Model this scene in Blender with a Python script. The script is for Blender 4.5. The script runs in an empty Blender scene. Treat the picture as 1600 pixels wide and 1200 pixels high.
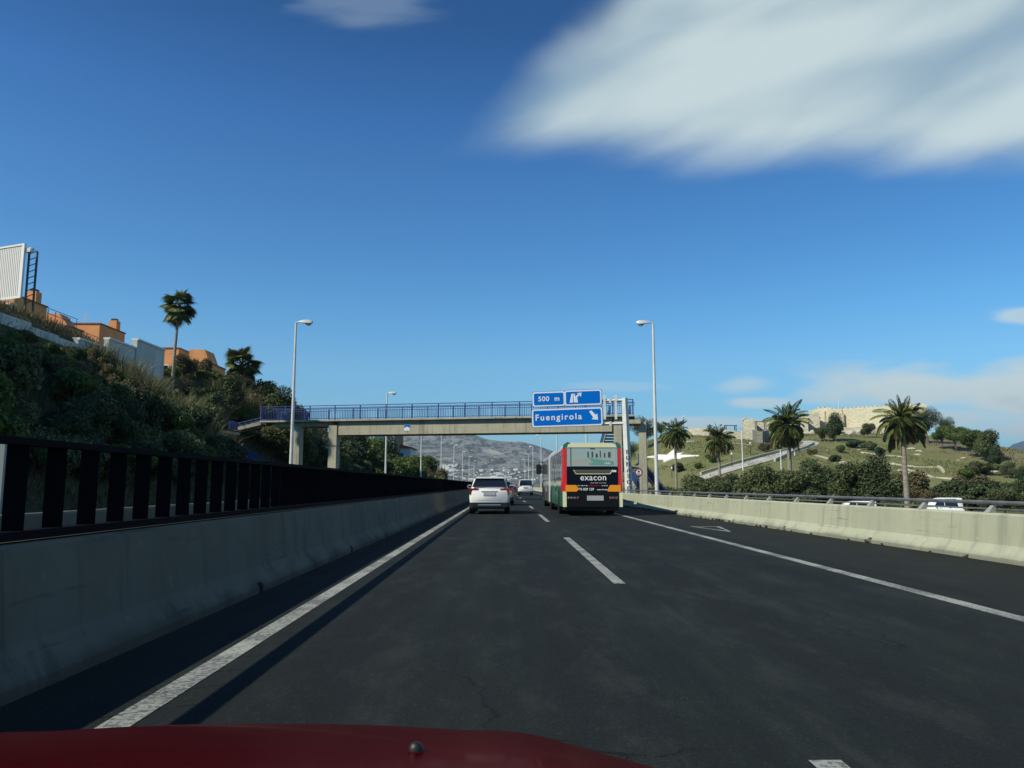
import bpy, bmesh, math, random
import numpy as np
from mathutils import Vector, Matrix
R = math.radians
sc = bpy.context.scene
C = sc.collection

# ---------------------------------------------------------------- camera
FPX, CAM_H, PITCH, YAW = 1220.0, 1.25, math.atan(158/1220), math.atan(10/1220)
cam_d = bpy.data.cameras.new('camera'); cam = bpy.data.objects.new('camera', cam_d); C.objects.link(cam)
cam_d.sensor_width = 36; cam_d.lens = 36*FPX/1600; cam_d.clip_start = 0.05; cam_d.clip_end = 40000
cam.location = (0, 0, CAM_H); cam.rotation_euler = (math.pi/2+PITCH, 0, -YAW)
sc.camera = cam
# ---------------------------------------------------------------- sun and sky
SUN_EL, SUN_BACK = R(41), R(32)          # sun stands left of the road and a little behind
to_sun = Vector((-math.cos(SUN_EL)*math.cos(SUN_BACK), -math.cos(SUN_EL)*math.sin(SUN_BACK), math.sin(SUN_EL)))
sun_d = bpy.data.lights.new('sun', 'SUN'); sun_d.energy = 4.75; sun_d.angle = R(0.53); sun_d.color = (1.0, 0.945, 0.80)
sun = bpy.data.objects.new('sun', sun_d); C.objects.link(sun)
sun.rotation_euler = to_sun.to_track_quat('Z', 'Y').to_euler(); sun.location = (-40, -20, 60)
sc.view_settings.view_transform = 'Standard'; sc.view_settings.look = 'None'
sc.view_settings.exposure = 0.0; sc.view_settings.gamma = 1.0; sc.view_settings.use_curve_mapping = False
sc.cycles.max_bounces = 6; sc.cycles.diffuse_bounces = 2; sc.cycles.glossy_bounces = 3; sc.cycles.transmission_bounces = 4
sc.cycles.volume_bounces = 0; sc.cycles.transparent_max_bounces = 8
sc.cycles.use_denoising = True
SKY_STRENGTH = 0.085

class NB:
    """small node-tree writer"""
    def __init__(s, nt): s.nt = nt
    def n(s, t, **kw):
        x = s.nt.nodes.new(t)
        for k, v in kw.items(): setattr(x, k, v)
        return x
    def link(s, a, b): s.nt.links.new(a, b)
    def put(s, sock, v):
        if hasattr(v, 'is_output'): s.nt.links.new(v, sock)
        else: sock.default_value = v
    def m(s, op, a, b=None, c=None, clamp=False):
        x = s.n('ShaderNodeMath', operation=op, use_clamp=clamp)
        for i, v in enumerate((a, b, c)):
            if v is not None: s.put(x.inputs[i], v)
        return x.outputs[0]
    def ss(s, v, a, b, lo=0.0, hi=1.0):
        x = s.n('ShaderNodeMapRange', interpolation_type='SMOOTHSTEP')
        s.put(x.inputs[0], v); s.put(x.inputs[1], a); s.put(x.inputs[2], b); s.put(x.inputs[3], lo); s.put(x.inputs[4], hi)
        return x.outputs[0]
    def mix(s, f, a, b, blend='MIX'):
        x = s.n('ShaderNodeMix', data_type='RGBA', blend_type=blend)
        s.put(x.inputs[0], f); s.put(x.inputs[6], a); s.put(x.inputs[7], b)
        return x.outputs[2]
    def noise(s, vec, scale, detail=4, rough=0.55, dist=0.0):
        x = s.n('ShaderNodeTexNoise')
        if vec is not None: s.link(vec, x.inputs['Vector'])
        x.inputs['Scale'].default_value = scale; x.inputs['Detail'].default_value = detail
        x.inputs['Roughness'].default_value = rough; x.inputs['Distortion'].default_value = dist
        return x.outputs[0]
    def mapping(s, vec, scale=(1,1,1), rot=(0,0,0), loc=(0,0,0)):
        x = s.n('ShaderNodeMapping'); s.link(vec, x.inputs[0])
        x.inputs['Location'].default_value = loc; x.inputs['Rotation'].default_value = rot; x.inputs['Scale'].default_value = scale
        return x.outputs[0]

def c4(c): return (c[0], c[1], c[2], 1.0)

def ray(px, py):
    cx, cy = (px-800)/FPX, (600-py)/FPX
    d = Vector((cx, math.cos(PITCH)-math.sin(PITCH)*cy, math.sin(PITCH)+math.cos(PITCH)*cy))
    return Vector((d.x*math.cos(YAW)+d.y*math.sin(YAW), -d.x*math.sin(YAW)+d.y*math.cos(YAW), d.z))
def at(px, py, Y):
    d = ray(px, py); return Vector((0, 0, CAM_H)) + d*(Y/d.y)
def uv(px, py):
    d = ray(px, py); return d.x/d.y, d.z/d.y

world = bpy.data.worlds.new('World'); sc.world = world; world.use_nodes = True
wn = NB(world.node_tree); world.node_tree.nodes.clear()
sky = wn.n('ShaderNodeTexSky', sky_type='NISHITA', sun_disc=False)
sky.sun_elevation = SUN_EL; sky.sun_rotation = math.atan2(to_sun.x, to_sun.y)
sky.altitude = 20; sky.air_density = 1.0; sky.dust_density = 0.25; sky.ozone_density = 2.2
gen = wn.n('ShaderNodeTexCoord').outputs['Generated']
sep = wn.n('ShaderNodeSeparateXYZ'); wn.link(gen, sep.inputs[0])
ypos = wn.m('MAXIMUM', sep.outputs[1], 0.12)
U = wn.m('DIVIDE', sep.outputs[0], ypos); V = wn.m('DIVIDE', sep.outputs[2], ypos)
cv = wn.n('ShaderNodeCombineXYZ'); wn.link(U, cv.inputs[0]); wn.link(V, cv.inputs[1]); UVv = cv.outputs[0]
sky_hs = wn.n('ShaderNodeHueSaturation'); sky_hs.inputs['Saturation'].default_value = 1.18; sky_hs.inputs['Value'].default_value = 1.0
wn.link(sky.outputs[0], sky_hs.inputs['Color'])
# big wind-drawn cloud: everything above its lower edge and right of its rising flank
diag = wn.mapping(wn.mapping(UVv, rot=(0, 0, R(-24))), scale=(1.5, 6.0, 1), loc=(0.35, 0.2, 0))
n1 = wn.noise(diag, 1.25, 2.2, 0.42, 0.15)
n2 = wn.noise(UVv, 5.0, 3, 0.5, 0.3)
n4 = wn.noise(wn.mapping(wn.mapping(UVv, rot=(0, 0, R(-20))), scale=(4, 13, 1)), 2.0, 5, 0.6, 0.5)
n3 = wn.noise(wn.mapping(UVv, scale=(4, 15, 1)), 1.5, 3, 0.5, 0.3)
tu, tv = uv(668, 270)
eu, ev = uv(868, 60)
nx, ny = (ev-tv), -(eu-tu); nl = math.hypot(nx, ny); nx /= nl; ny /= nl
flank = wn.m('ADD', wn.m('MULTIPLY', wn.m('SUBTRACT', U, tu), nx), wn.m('MULTIPLY', wn.m('SUBTRACT', V, tv), ny))
flank = wn.m('ADD', flank, wn.m('MULTIPLY', wn.m('SUBTRACT', n2, 0.5), 0.10))
lowv = wn.m('ADD', wn.m('SUBTRACT', V, uv(900, 240)[1]), wn.m('MULTIPLY', wn.m('SUBTRACT', U, 0.1), 0.03))
lowv = wn.m('ADD', lowv, wn.m('ADD', wn.m('MULTIPLY', wn.m('SUBTRACT', n1, 0.5), 0.12), wn.m('MULTIPLY', wn.m('SUBTRACT', n4, 0.5), 0.025)))
big = wn.m('MULTIPLY', wn.ss(flank, -0.02, 0.075), wn.ss(lowv, -0.03, 0.065))
big = wn.m('MULTIPLY', big, wn.ss(sep.outputs[1], 0.2, 0.5))
def puff(px, py, rx, ry, amount, ns=0.9):
    u0, v0 = uv(px, py)
    du = wn.m('DIVIDE', wn.m('SUBTRACT', U, u0), rx/FPX); dv = wn.m('DIVIDE', wn.m('SUBTRACT', V, v0), ry/FPX)
    d = wn.m('SQRT', wn.m('ADD', wn.m('MULTIPLY', du, du), wn.m('MULTIPLY', dv, dv)))
    d = wn.m('ADD', d, wn.m('MULTIPLY', wn.m('SUBTRACT', n3, 0.5), ns*2))
    k = wn.m('MULTIPLY', wn.ss(d, 1.15, 0.35), amount)
    return wn.m('MULTIPLY', k, wn.ss(sep.outputs[1], 0.2, 0.4))
dens = wn.m('MULTIPLY', big, 0.90)
for a in ((575, 0, 120, 60, 0.22), (1160, 601, 60, 17, 0.55), (1186, 629, 62, 10, 0.75), (1100, 660, 130, 13, 0.7),
          (1600, 493, 60, 16, 0.7), (960, 604, 120, 9, 0.25), (1640, 612, 360, 52, 1.0), (1430, 612, 190, 40, 0.95), (1720, 665, 260, 24, 1.0), (1480, 652, 190, 26, 0.8)):
    dens = wn.m('MAXIMUM', dens, puff(*a))
# thin cirrus elsewhere, as the frame's edges suggest
shade = wn.m('ADD', wn.m('MULTIPLY', wn.ss(wn.m('ADD', n1, wn.m('MULTIPLY', wn.m('SUBTRACT', n4, 0.5), 0.10)), 0.34, 0.66), wn.ss(V, 0.2, 0.3)), wn.m('MULTIPLY', wn.ss(n3, 0.05, 0.42), wn.ss(V, 0.3, 0.2)))
ccol = wn.mix(shade, (0.30/SKY_STRENGTH, 0.44/SKY_STRENGTH, 0.54/SKY_STRENGTH, 1), (0.66/SKY_STRENGTH, 0.78/SKY_STRENGTH, 0.77/SKY_STRENGTH, 1))
# the lens renders this clear winter sky deeper overhead and cyan low down: one tint by height, the same all round
ramp = wn.n('ShaderNodeValToRGB'); wn.link(sep.outputs[2], ramp.inputs[0]); cr = ramp.color_ramp
TINT = [(0.0, (.60, 1.13, 1.44)), (0.08, (.70, 1.24, 1.52)), (0.15, (.88, 1.42, 1.62)), (0.21, (.74, 1.40, 1.66)), (0.28, (.62, 1.26, 1.60)), (0.36, (.54, 1.16, 1.53)), (0.44, (.40, 1.00, 1.45)), (0.53, (.19, .70, 1.08)), (1.0, (.20, .64, 1.0))]
while len(cr.elements) < len(TINT): cr.elements.new(0.5)
for e, (p_, c_) in zip(cr.elements, TINT): e.position = p_; e.color = (c_[0]/2, c_[1]/2, c_[2]/2, 1)
tinted = wn.mix(1.0, sky_hs.outputs[0], wn.mix(1.0, ramp.outputs[0], (2, 2, 2, 1), 'MULTIPLY'), 'MULTIPLY')
skyc = wn.mix(dens, tinted, ccol)
bg = wn.n('ShaderNodeBackground'); wn.link(skyc, bg.inputs[0]); bg.inputs[1].default_value = SKY_STRENGTH
wo = wn.n('ShaderNodeOutputWorld'); wn.link(bg.outputs[0], wo.inputs[0])
world.cycles.sampling_method = 'MANUAL'; world.cycles.sample_map_resolution = 512

# ---------------------------------------------------------------- materials
MATS = {}
def mat(name, col, rough=0.7, var=0.0, scale=8.0, col2=None, metal=0.0, bump=0.0, bscale=60.0, coat=0.0, spec=0.5, island=0.0, transl=0.0, emit=None, stretch=(1,1,1)):
    if name in MATS: return MATS[name]
    m = bpy.data.materials.new(name); m.use_nodes = True; nb = NB(m.node_tree)
    p = m.node_tree.nodes['Principled BSDF']; out = m.node_tree.nodes['Material Output']
    p.inputs['Roughness'].default_value = rough; p.inputs['Metallic'].default_value = metal
    p.inputs['Coat Weight'].default_value = coat; p.inputs['Specular IOR Level'].default_value = spec
    p.inputs['Coat Roughness'].default_value = 0.06
    geo = nb.n('ShaderNodeNewGeometry'); pos = nb.mapping(geo.outputs['Position'], scale=stretch)
    src = c4(col)
    if var > 0 or col2:
        f = nb.noise(pos, scale, 5, 0.6)
        b = c4(col2) if col2 else c4([min(1, x*(1+var)) for x in col])
        a = c4(col) if col2 else c4([x*(1-var) for x in col])
        src = nb.mix(nb.ss(f, 0.33, 0.67), a, b)
    if island > 0:
        k = nb.m('ADD', nb.m('MULTIPLY', geo.outputs['Random Per Island'], 2*island), 1-island)
        hs = nb.n('ShaderNodeHueSaturation'); nb.put(hs.inputs['Color'], src); nb.link(k, hs.inputs['Value'])
        src = hs.outputs[0]
    nb.put(p.inputs['Base Color'], src)
    if bump > 0:
        bp = nb.n('ShaderNodeBump'); bp.inputs['Strength'].default_value = bump; bp.inputs['Distance'].default_value = 0.02
        nb.link(nb.noise(pos, bscale, 4, 0.6), bp.inputs['Height']); nb.link(bp.outputs[0], p.inputs['Normal'])
    if transl > 0:
        t = nb.n('ShaderNodeBsdfTranslucent'); nb.put(t.inputs[0], src)
        mx = nb.n('ShaderNodeMixShader'); mx.inputs[0].default_value = transl
        nb.link(p.outputs[0], mx.inputs[1]); nb.link(t.outputs[0], mx.inputs[2]); nb.link(mx.outputs[0], out.inputs[0])
    MATS[name] = m; return m

def asphalt():
    m = bpy.data.materials.new('asphalt'); m.use_nodes = True; nb = NB(m.node_tree); p = m.node_tree.nodes['Principled BSDF']
    pos = nb.n('ShaderNodeNewGeometry').outputs['Position']
    big_ = nb.noise(pos, 0.35, 4, 0.6); streak = nb.noise(nb.mapping(pos, scale=(2.6, 0.035, 1)), 1.0, 4, 0.6)
    fine = nb.noise(pos, 55, 3, 0.7); grit = nb.n('ShaderNodeTexVoronoi'); nb.link(pos, grit.inputs['Vector']); grit.inputs['Scale'].default_value = 70
    sx = nb.n('ShaderNodeSeparateXYZ'); nb.link(pos, sx.inputs[0])
    c = nb.mix(nb.ss(streak, 0.35, 0.65), (0.01014, 0.01424, 0.01368, 1), (0.01513, 0.02016, 0.01862, 1))
    c = nb.mix(nb.m('MULTIPLY', nb.ss(big_, 0.45, 0.7), 0.5), c, (0.01856, 0.02312, 0.02022, 1))
    # wheel tracks polished and darkened by rubber
    def band(x0, w): 
        return nb.ss(nb.m('ABSOLUTE', nb.m('SUBTRACT', sx.outputs[0], x0)), w, w*0.3)
    tr = nb.m('ADD', nb.m('ADD', band(-1.2, 0.5), band(0.55, 0.5)), nb.m('ADD', band(2.3, 0.5), band(4.05, 0.5)))
    c = nb.mix(nb.m('MULTIPLY', tr, nb.ss(streak, 0.25, 0.7, 0.25, 0.75)), c, (0.0085, 0.0108, 0.0118, 1))
    wob = nb.m('MULTIPLY', nb.m('SUBTRACT', nb.noise(nb.mapping(pos, scale=(0, .4, 0)), 1.0, 3, .6), .5), .3)
    seam = nb.m('MULTIPLY', nb.ss(nb.m('ABSOLUTE', nb.m('SUBTRACT', nb.m('ADD', sx.outputs[0], wob), 1.66)), 0.05, 0.015), nb.ss(big_, 0.4, 0.6)); c = nb.mix(nb.m('MULTIPLY', seam, 0.35), c, (0.04680, 0.04800, 0.04180, 1))
    mott = nb.noise(nb.mapping(pos, scale=(1, .3, 1)), 2.0, 5, 0.7); c = nb.mix(nb.m('MULTIPLY', nb.ss(mott, 0.48, 0.68), 0.55), c, (0.03120, 0.03600, 0.03268, 1)); c = nb.mix(nb.m('MULTIPLY', nb.ss(mott, 0.50, 0.30), 0.5), c, (0.00780, 0.01040, 0.01064, 1))
    oil = nb.m('MULTIPLY', nb.m('ADD', band(-0.32, 0.34), band(3.18, 0.34)), nb.ss(nb.noise(nb.mapping(pos, scale=(1.5, .18, 1)), 1.0, 4, .6), .38, .62)); c = nb.mix(nb.m('MULTIPLY', oil, .6), c, (0.00702, 0.00880, 0.00912, 1))
    crk = nb.n('ShaderNodeTexVoronoi', feature='DISTANCE_TO_EDGE'); wv = nb.n('ShaderNodeVectorMath', operation='ADD'); nd = nb.n('ShaderNodeTexNoise'); nb.link(pos, nd.inputs['Vector']); nd.inputs['Scale'].default_value = 1.1; nd.inputs['Detail'].default_value = 5
    nb.link(nb.mapping(pos, scale=(.30, .11, 1)), wv.inputs[0]); sc_n = nb.n('ShaderNodeVectorMath', operation='SCALE'); nb.link(nd.outputs['Color'], sc_n.inputs[0]); sc_n.inputs['Scale'].default_value = .35; nb.link(sc_n.outputs[0], wv.inputs[1]); nb.link(wv.outputs[0], crk.inputs['Vector']); crk.inputs['Scale'].default_value = 1.0
    ck = nb.m('MULTIPLY', nb.ss(crk.outputs['Distance'], 0.006, 0.002), nb.ss(big_, .47, .58)); c = nb.mix(nb.m('MULTIPLY', ck, .8), c, (0.00468, 0.00560, 0.00608, 1))
    c = nb.mix(nb.m('MULTIPLY', nb.ss(nb.m('ABSOLUTE', nb.m('SUBTRACT', sx.outputs[0], 6.5)), 1.6, 0.9), 0.5), c, (0.02020, 0.02424, 0.01968, 1))
    pm = nb.ss(nb.noise(nb.mapping(pos, scale=(0.8, 0.25, 1)), 0.55, 2, 0.4), 0.60, 0.62)
    c = nb.mix(nb.m('MULTIPLY', pm, 0.35), c, (0.00842, 0.01128, 0.01148, 1))
    spk = nb.ss(grit.outputs['Color'], 0.70, 0.92); c = nb.mix(nb.m('MULTIPLY', spk, nb.ss(mott, .3, .65, .2, .6)), c, (0.04056, 0.04480, 0.03952, 1))
    c = nb.mix(nb.m('MULTIPLY', nb.ss(fine, 0.5, 0.8), 0.35), c, (0.03276, 0.03760, 0.03572, 1))
    nb.link(c, p.inputs['Base Color']); p.inputs['Roughness'].default_value = 0.92; p.inputs['Specular IOR Level'].default_value = 0.18
    bp = nb.n('ShaderNodeBump'); bp.inputs['Strength'].default_value = 0.5; bp.inputs['Distance'].default_value = 0.006
    nb.link(nb.m('ADD', fine, grit.outputs['Distance']), bp.inputs['Height']); nb.link(bp.outputs[0], p.inputs['Normal'])
    return m
def paint_worn():
    m = bpy.data.materials.new('road_paint'); m.use_nodes = True; nb = NB(m.node_tree); p = m.node_tree.nodes['Principled BSDF']
    pos = nb.n('ShaderNodeNewGeometry').outputs['Position']
    a = nb.noise(pos, 26, 5, 0.7); b = nb.noise(pos, 1.3, 4, 0.6)
    w = nb.m('MULTIPLY', nb.ss(nb.m('ADD', nb.m('ADD', a, nb.m('MULTIPLY', b, 0.5)), nb.m('MULTIPLY', nb.noise(pos, 90, 3, .7), .25)), 0.84, 0.98), 0.9)
    c = nb.mix(nb.ss(b, 0.3, 0.7), (0.36, 0.37, 0.32, 1), (0.25, 0.26, 0.23, 1)); c = nb.mix(w, c, (0.08, 0.085, 0.08, 1))
    nb.link(c, p.inputs['Base Color']); p.inputs['Roughness'].default_value = 0.8
    return m
def concrete(name, a, b, stain, seed=0.0):
    m = bpy.data.materials.new(name); m.use_nodes = True; nb = NB(m.node_tree); p = m.node_tree.nodes['Principled BSDF']
    pos = nb.mapping(nb.n('ShaderNodeNewGeometry').outputs['Position'], loc=(seed, seed*2, 0))
    f = nb.noise(pos, 0.7, 5, 0.65); drip = nb.noise(nb.mapping(pos, scale=(1.2, 1.2, 0.08)), 2.2, 4, 0.65); fine = nb.noise(pos, 18, 5, 0.7)
    c = nb.mix(nb.ss(f, 0.3, 0.7), c4(a), c4(b))
    c = nb.mix(nb.m('MULTIPLY', nb.ss(drip, 0.50, 0.68), 0.7), c, c4(stain))
    c = nb.mix(nb.m('MULTIPLY', nb.ss(fine, 0.58, 0.75), 0.3), c, c4([x*0.6 for x in stain]))
    sz_ = nb.n('ShaderNodeSeparateXYZ'); nb.link(nb.n('ShaderNodeNewGeometry').outputs['Position'], sz_.inputs[0])
    scuff = nb.noise(nb.mapping(pos, scale=(1, .22, 5.0)), 2.0, 5, .7); c = nb.mix(nb.m('MULTIPLY', nb.ss(scuff, .60, .70), .6), c, c4([x*.45 for x in stain]))
    grime = nb.m('MULTIPLY', nb.ss(nb.m('ADD', sz_.outputs[2], nb.m('MULTIPLY', nb.m('SUBTRACT', f, .5), .35)), .17, .02), .6); c = nb.mix(grime, c, c4([x*.5 for x in stain]))
    chip = nb.noise(pos, 5.0, 3, .6); c = nb.mix(nb.m('MULTIPLY', nb.ss(chip, .68, .72), .6), c, c4([min(1, x*1.3) for x in b]))
    nb.link(c, p.inputs['Base Color']); p.inputs['Roughness'].default_value = 0.9; p.inputs['Specular IOR Level'].default_value = 0.25
    bp = nb.n('ShaderNodeBump'); bp.inputs['Strength'].default_value = 0.25; bp.inputs['Distance'].default_value = 0.01
    nb.link(fine, bp.inputs['Height']); nb.link(bp.outputs[0], p.inputs['Normal'])
    return m
ASPHALT, PAINT = asphalt(), paint_worn()
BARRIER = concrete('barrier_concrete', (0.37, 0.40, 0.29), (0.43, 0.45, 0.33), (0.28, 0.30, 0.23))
MEDIAN = concrete('median_concrete', (0.115, 0.110, 0.085), (0.15, 0.145, 0.115), (0.07, 0.07, 0.056), 7.3)  # darker copy of the barrier concrete: deeper shade put into the colour
BRIDGE = concrete('bridge_concrete', (0.38, 0.36, 0.26), (0.46, 0.43, 0.31), (0.22, 0.20, 0.15), 3.1)
WHITEWALL = concrete('white_render', (0.46, 0.48, 0.44), (0.56, 0.58, 0.54), (0.30, 0.33, 0.30), 5.0)
BLUE = mat('blue_paint', (0.022, 0.052, 0.20), 0.5, var=0.2, scale=1.5)
GALV = mat('galvanised_steel', (0.62, 0.62, 0.58), 0.5, var=0.15, scale=3, metal=0.15)
SIGNBLUE = mat('sign_blue', (0.0005, 0.145, 0.56), 0.6, spec=0.04)
SIGNWHITE = mat('sign_white', (0.72, 0.76, 0.78), 0.5)
BLACK = mat('black_plastic', (0.010, 0.011, 0.013), 0.5, var=0.2)
RUBBER = mat('tyre_rubber', (0.012, 0.012, 0.013), 0.85)
GLASS = mat('dark_glass', (0.010, 0.014, 0.020), 0.06, spec=0.8)
SLATM = mat('slat_plastic', (0.0035, 0.004, 0.006), 0.8, var=0.3, scale=3, spec=0.08)
POLEM = mat('pole_paint', (0.66, 0.67, 0.62), 0.5, var=0.08, scale=2)
FOL = {
 'olive': mat('foliage_olive', (0.100, 0.122, 0.046), 0.65, var=0.3, scale=0.9, island=0.4, transl=0.25, spec=0.3),
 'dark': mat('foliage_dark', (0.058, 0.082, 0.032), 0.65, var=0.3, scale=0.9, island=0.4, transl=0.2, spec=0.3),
 'bright': mat('foliage_bright', (0.105, 0.150, 0.036), 0.6, var=0.25, scale=0.9, island=0.4, transl=0.3, spec=0.3),
 'brown': mat('foliage_dry', (0.135, 0.118, 0.055), 0.75, var=0.3, scale=0.9, island=0.4, transl=0.25, spec=0.2),
 'reed': mat('foliage_reed', (0.20, 0.19, 0.095), 0.7, var=0.3, scale=0.7, island=0.4, transl=0.3, spec=0.2),
 'palm': mat('palm_leaf', (0.165, 0.195, 0.065), 0.45, var=0.25, scale=1.2, island=0.35, transl=0.15, spec=0.4),
 'palm_old': mat('palm_leaf_old', (0.20, 0.165, 0.075), 0.6, var=0.3, scale=1.2, island=0.3, transl=0.1, spec=0.3),
}
BARK = mat('bark', (0.13, 0.105, 0.075), 0.9, var=0.35, scale=4, bump=0.6, bscale=12)
PALMBARK = mat('palm_bark', (0.27, 0.235, 0.18), 0.9, var=0.3, scale=2.5, bump=0.7, bscale=9, stretch=(1, 1, 4))

# ---------------------------------------------------------------- object helpers
def tag(o, label=None, cat=None, group=None, kind=None):
    if label: o['label'] = label
    if cat: o['category'] = cat
    if group: o['group'] = group
    if kind: o['kind'] = kind
    return o
def empty(name, loc=(0, 0, 0), rz=0.0, parent=None):
    o = bpy.data.objects.new(name, None); C.objects.link(o); o.location = loc; o.rotation_euler = (0, 0, rz); o.parent = parent
    o.empty_display_size = 0.2
    return o
def obj(name, me, m=None, parent=None, loc=None, rz=None):
    o = bpy.data.objects.new(name, me); C.objects.link(o); o.parent = parent
    if m is not None and len(me.materials) == 0: me.materials.append(m)
    if loc is not None: o.location = loc
    if rz is not None: o.rotation_euler = (0, 0, rz)
    return o
def copy_tree(o, parent=None):
    c = o.copy(); C.objects.link(c); c.parent = parent
    for ch in o.children: copy_tree(ch, c)
    return c
class MB:
    """collects shapes for ONE mesh"""
    def __init__(s): s.v = []; s.f = []
    def add(s, vs, fs):
        b = len(s.v); s.v += [tuple(v) for v in vs]; s.f += [tuple(i+b for i in f) for f in fs]; return s
    def box(s, c, d, rz=0.0, tilt=None):
        x, y, z = d[0]/2, d[1]/2, d[2]/2
        vs = [Vector(p) for p in ((-x,-y,-z),(x,-y,-z),(x,y,-z),(-x,y,-z),(-x,-y,z),(x,-y,z),(x,y,z),(-x,y,z))]
        M = Matrix.Rotation(rz, 3, 'Z')
        if tilt is not None: M = M @ tilt
        return s.add([M @ v + Vector(c) for v in vs], [(0,3,2,1),(4,5,6,7),(0,1,5,4),(1,2,6,5),(2,3,7,6),(3,0,4,7)])
    def tube(s, pts, r, n=8, cap=True):
        pts = [Vector(p) for p in pts]; rs = r if isinstance(r, (list, tuple)) else [r]*len(pts)
        vs = []; fs = []
        for i, p in enumerate(pts):
            d = (pts[min(i+1, len(pts)-1)] - pts[max(i-1, 0)]).normalized()
            a = d.cross(Vector((0, 0, 1)));  a = Vector((1, 0, 0)) if a.length < 1e-3 else a.normalized()
            b = d.cross(a).normalized()
            for k in range(n):
                t = 2*math.pi*k/n; vs.append(p + a*math.cos(t)*rs[i] + b*math.sin(t)*rs[i])
        for i in range(len(pts)-1):
            for k in range(n):
                k2 = (k+1) % n; fs.append((i*n+k, i*n+k2, (i+1)*n+k2, (i+1)*n+k))
        if cap: fs.append(tuple(range(n))[::-1]); fs.append(tuple((len(pts)-1)*n+k for k in range(n)))
        return s.add(vs, fs)
    def prism(s, poly, axis, a, b):
        """extrude a 2-D polygon along an axis: x -> (y,z), y -> (x,z), z -> (x,y)"""
        n = len(poly)
        def mk(p, t): return {'x': (t, p[0], p[1]), 'y': (p[0], t, p[1]), 'z': (p[0], p[1], t)}[axis]
        vs = [mk(p, a) for p in poly] + [mk(p, b) for p in poly]
        fs = [tuple(range(n))[::-1], tuple(range(n, 2*n))] + [(i, (i+1) % n, (i+1) % n + n, i+n) for i in range(n)]
        return s.add(vs, fs)
    def loft(s, rings, cap=True):
        n = len(rings[0]); vs = [p for r in rings for p in r]; fs = []
        for i in range(len(rings)-1):
            for k in range(n):
                k2 = (k+1) % n; fs.append((i*n+k, i*n+k2, (i+1)*n+k2, (i+1)*n+k))
        if cap: fs.append(tuple(range(n))[::-1]); fs.append(tuple((len(rings)-1)*n+k for k in range(n)))
        return s.add(vs, fs)
    def mesh(s, name, m=None, smooth=False, bevel=0.0, fix=True):
        me = bpy.data.meshes.new(name); me.from_pydata(s.v, [], s.f)
        if fix or bevel > 0:
            bm = bmesh.new(); bm.from_mesh(me); bmesh.ops.recalc_face_normals(bm, faces=bm.faces)
            if bevel > 0: bmesh.ops.bevel(bm, geom=[e for e in bm.edges if e.is_manifold and e.calc_face_angle(0) > 0.5], offset=bevel, segments=2, affect='EDGES', clamp_overlap=True)
            bm.to_mesh(me); bm.free()
        if smooth:
            me.polygons.foreach_set('use_smooth', [True]*len(me.polygons)); me.set_sharp_from_angle(angle=R(40))
        if m: me.materials.append(m)
        me.update(); return me
    def build(s, name, m, parent=None, smooth=False, bevel=0.0, loc=None, rz=None):
        return obj(name, s.mesh(name, m, smooth, bevel), None, parent, loc, rz)
def np_mesh(name, v, f, m=None, smooth=False):
    v = np.asarray(v, dtype=np.float32); f = np.asarray(f, dtype=np.int32)
    me = bpy.data.meshes.new(name); k = f.shape[1]
    me.vertices.add(len(v)); me.vertices.foreach_set('co', v.ravel())
    me.loops.add(f.size); me.loops.foreach_set('vertex_index', f.ravel())
    me.polygons.add(len(f)); me.polygons.foreach_set('loop_start', np.arange(0, f.size, k, dtype=np.int32))
    if smooth: me.polygons.foreach_set('use_smooth', np.ones(len(f), dtype=bool))
    me.update(calc_edges=True); me.validate()
    if m: me.materials.append(m)
    return me
def text_mesh(name, body, size, m, spacing=1.0, align='CENTER', extrude=0.004, bold=0.0):
    cu = bpy.data.curves.new('lettering_curve', 'FONT'); cu.body = body; cu.size = size; cu.align_x = align; cu.align_y = 'CENTER'
    cu.space_character = spacing; cu.extrude = extrude; cu.offset = bold; cu.resolution_u = 4
    o = bpy.data.objects.new('lettering_tmp', cu); C.objects.link(o)
    bpy.context.view_layer.update()
    me = bpy.data.meshes.new_from_object(o.evaluated_get(bpy.context.evaluated_depsgraph_get()))
    bpy.data.objects.remove(o); bpy.data.curves.remove(cu)
    me.name = name; me.materials.clear(); me.materials.append(m)
    me.transform(Matrix.Rotation(math.pi/2, 4, 'X'))          # stands up, faces -Y
    return me
def sstep(a, b, x): 
    t = np.clip((np.asarray(x, float)-a)/(b-a), 0, 1); return t*t*(3-2*t)
ORD = ['nearest', 'second', 'third', 'fourth', 'fifth', 'sixth', 'seventh', 'eighth', 'ninth', 'tenth', 'eleventh', 'twelfth', 'thirteenth', 'fourteenth', 'fifteenth', 'sixteenth', 'seventeenth', 'eighteenth']
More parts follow.
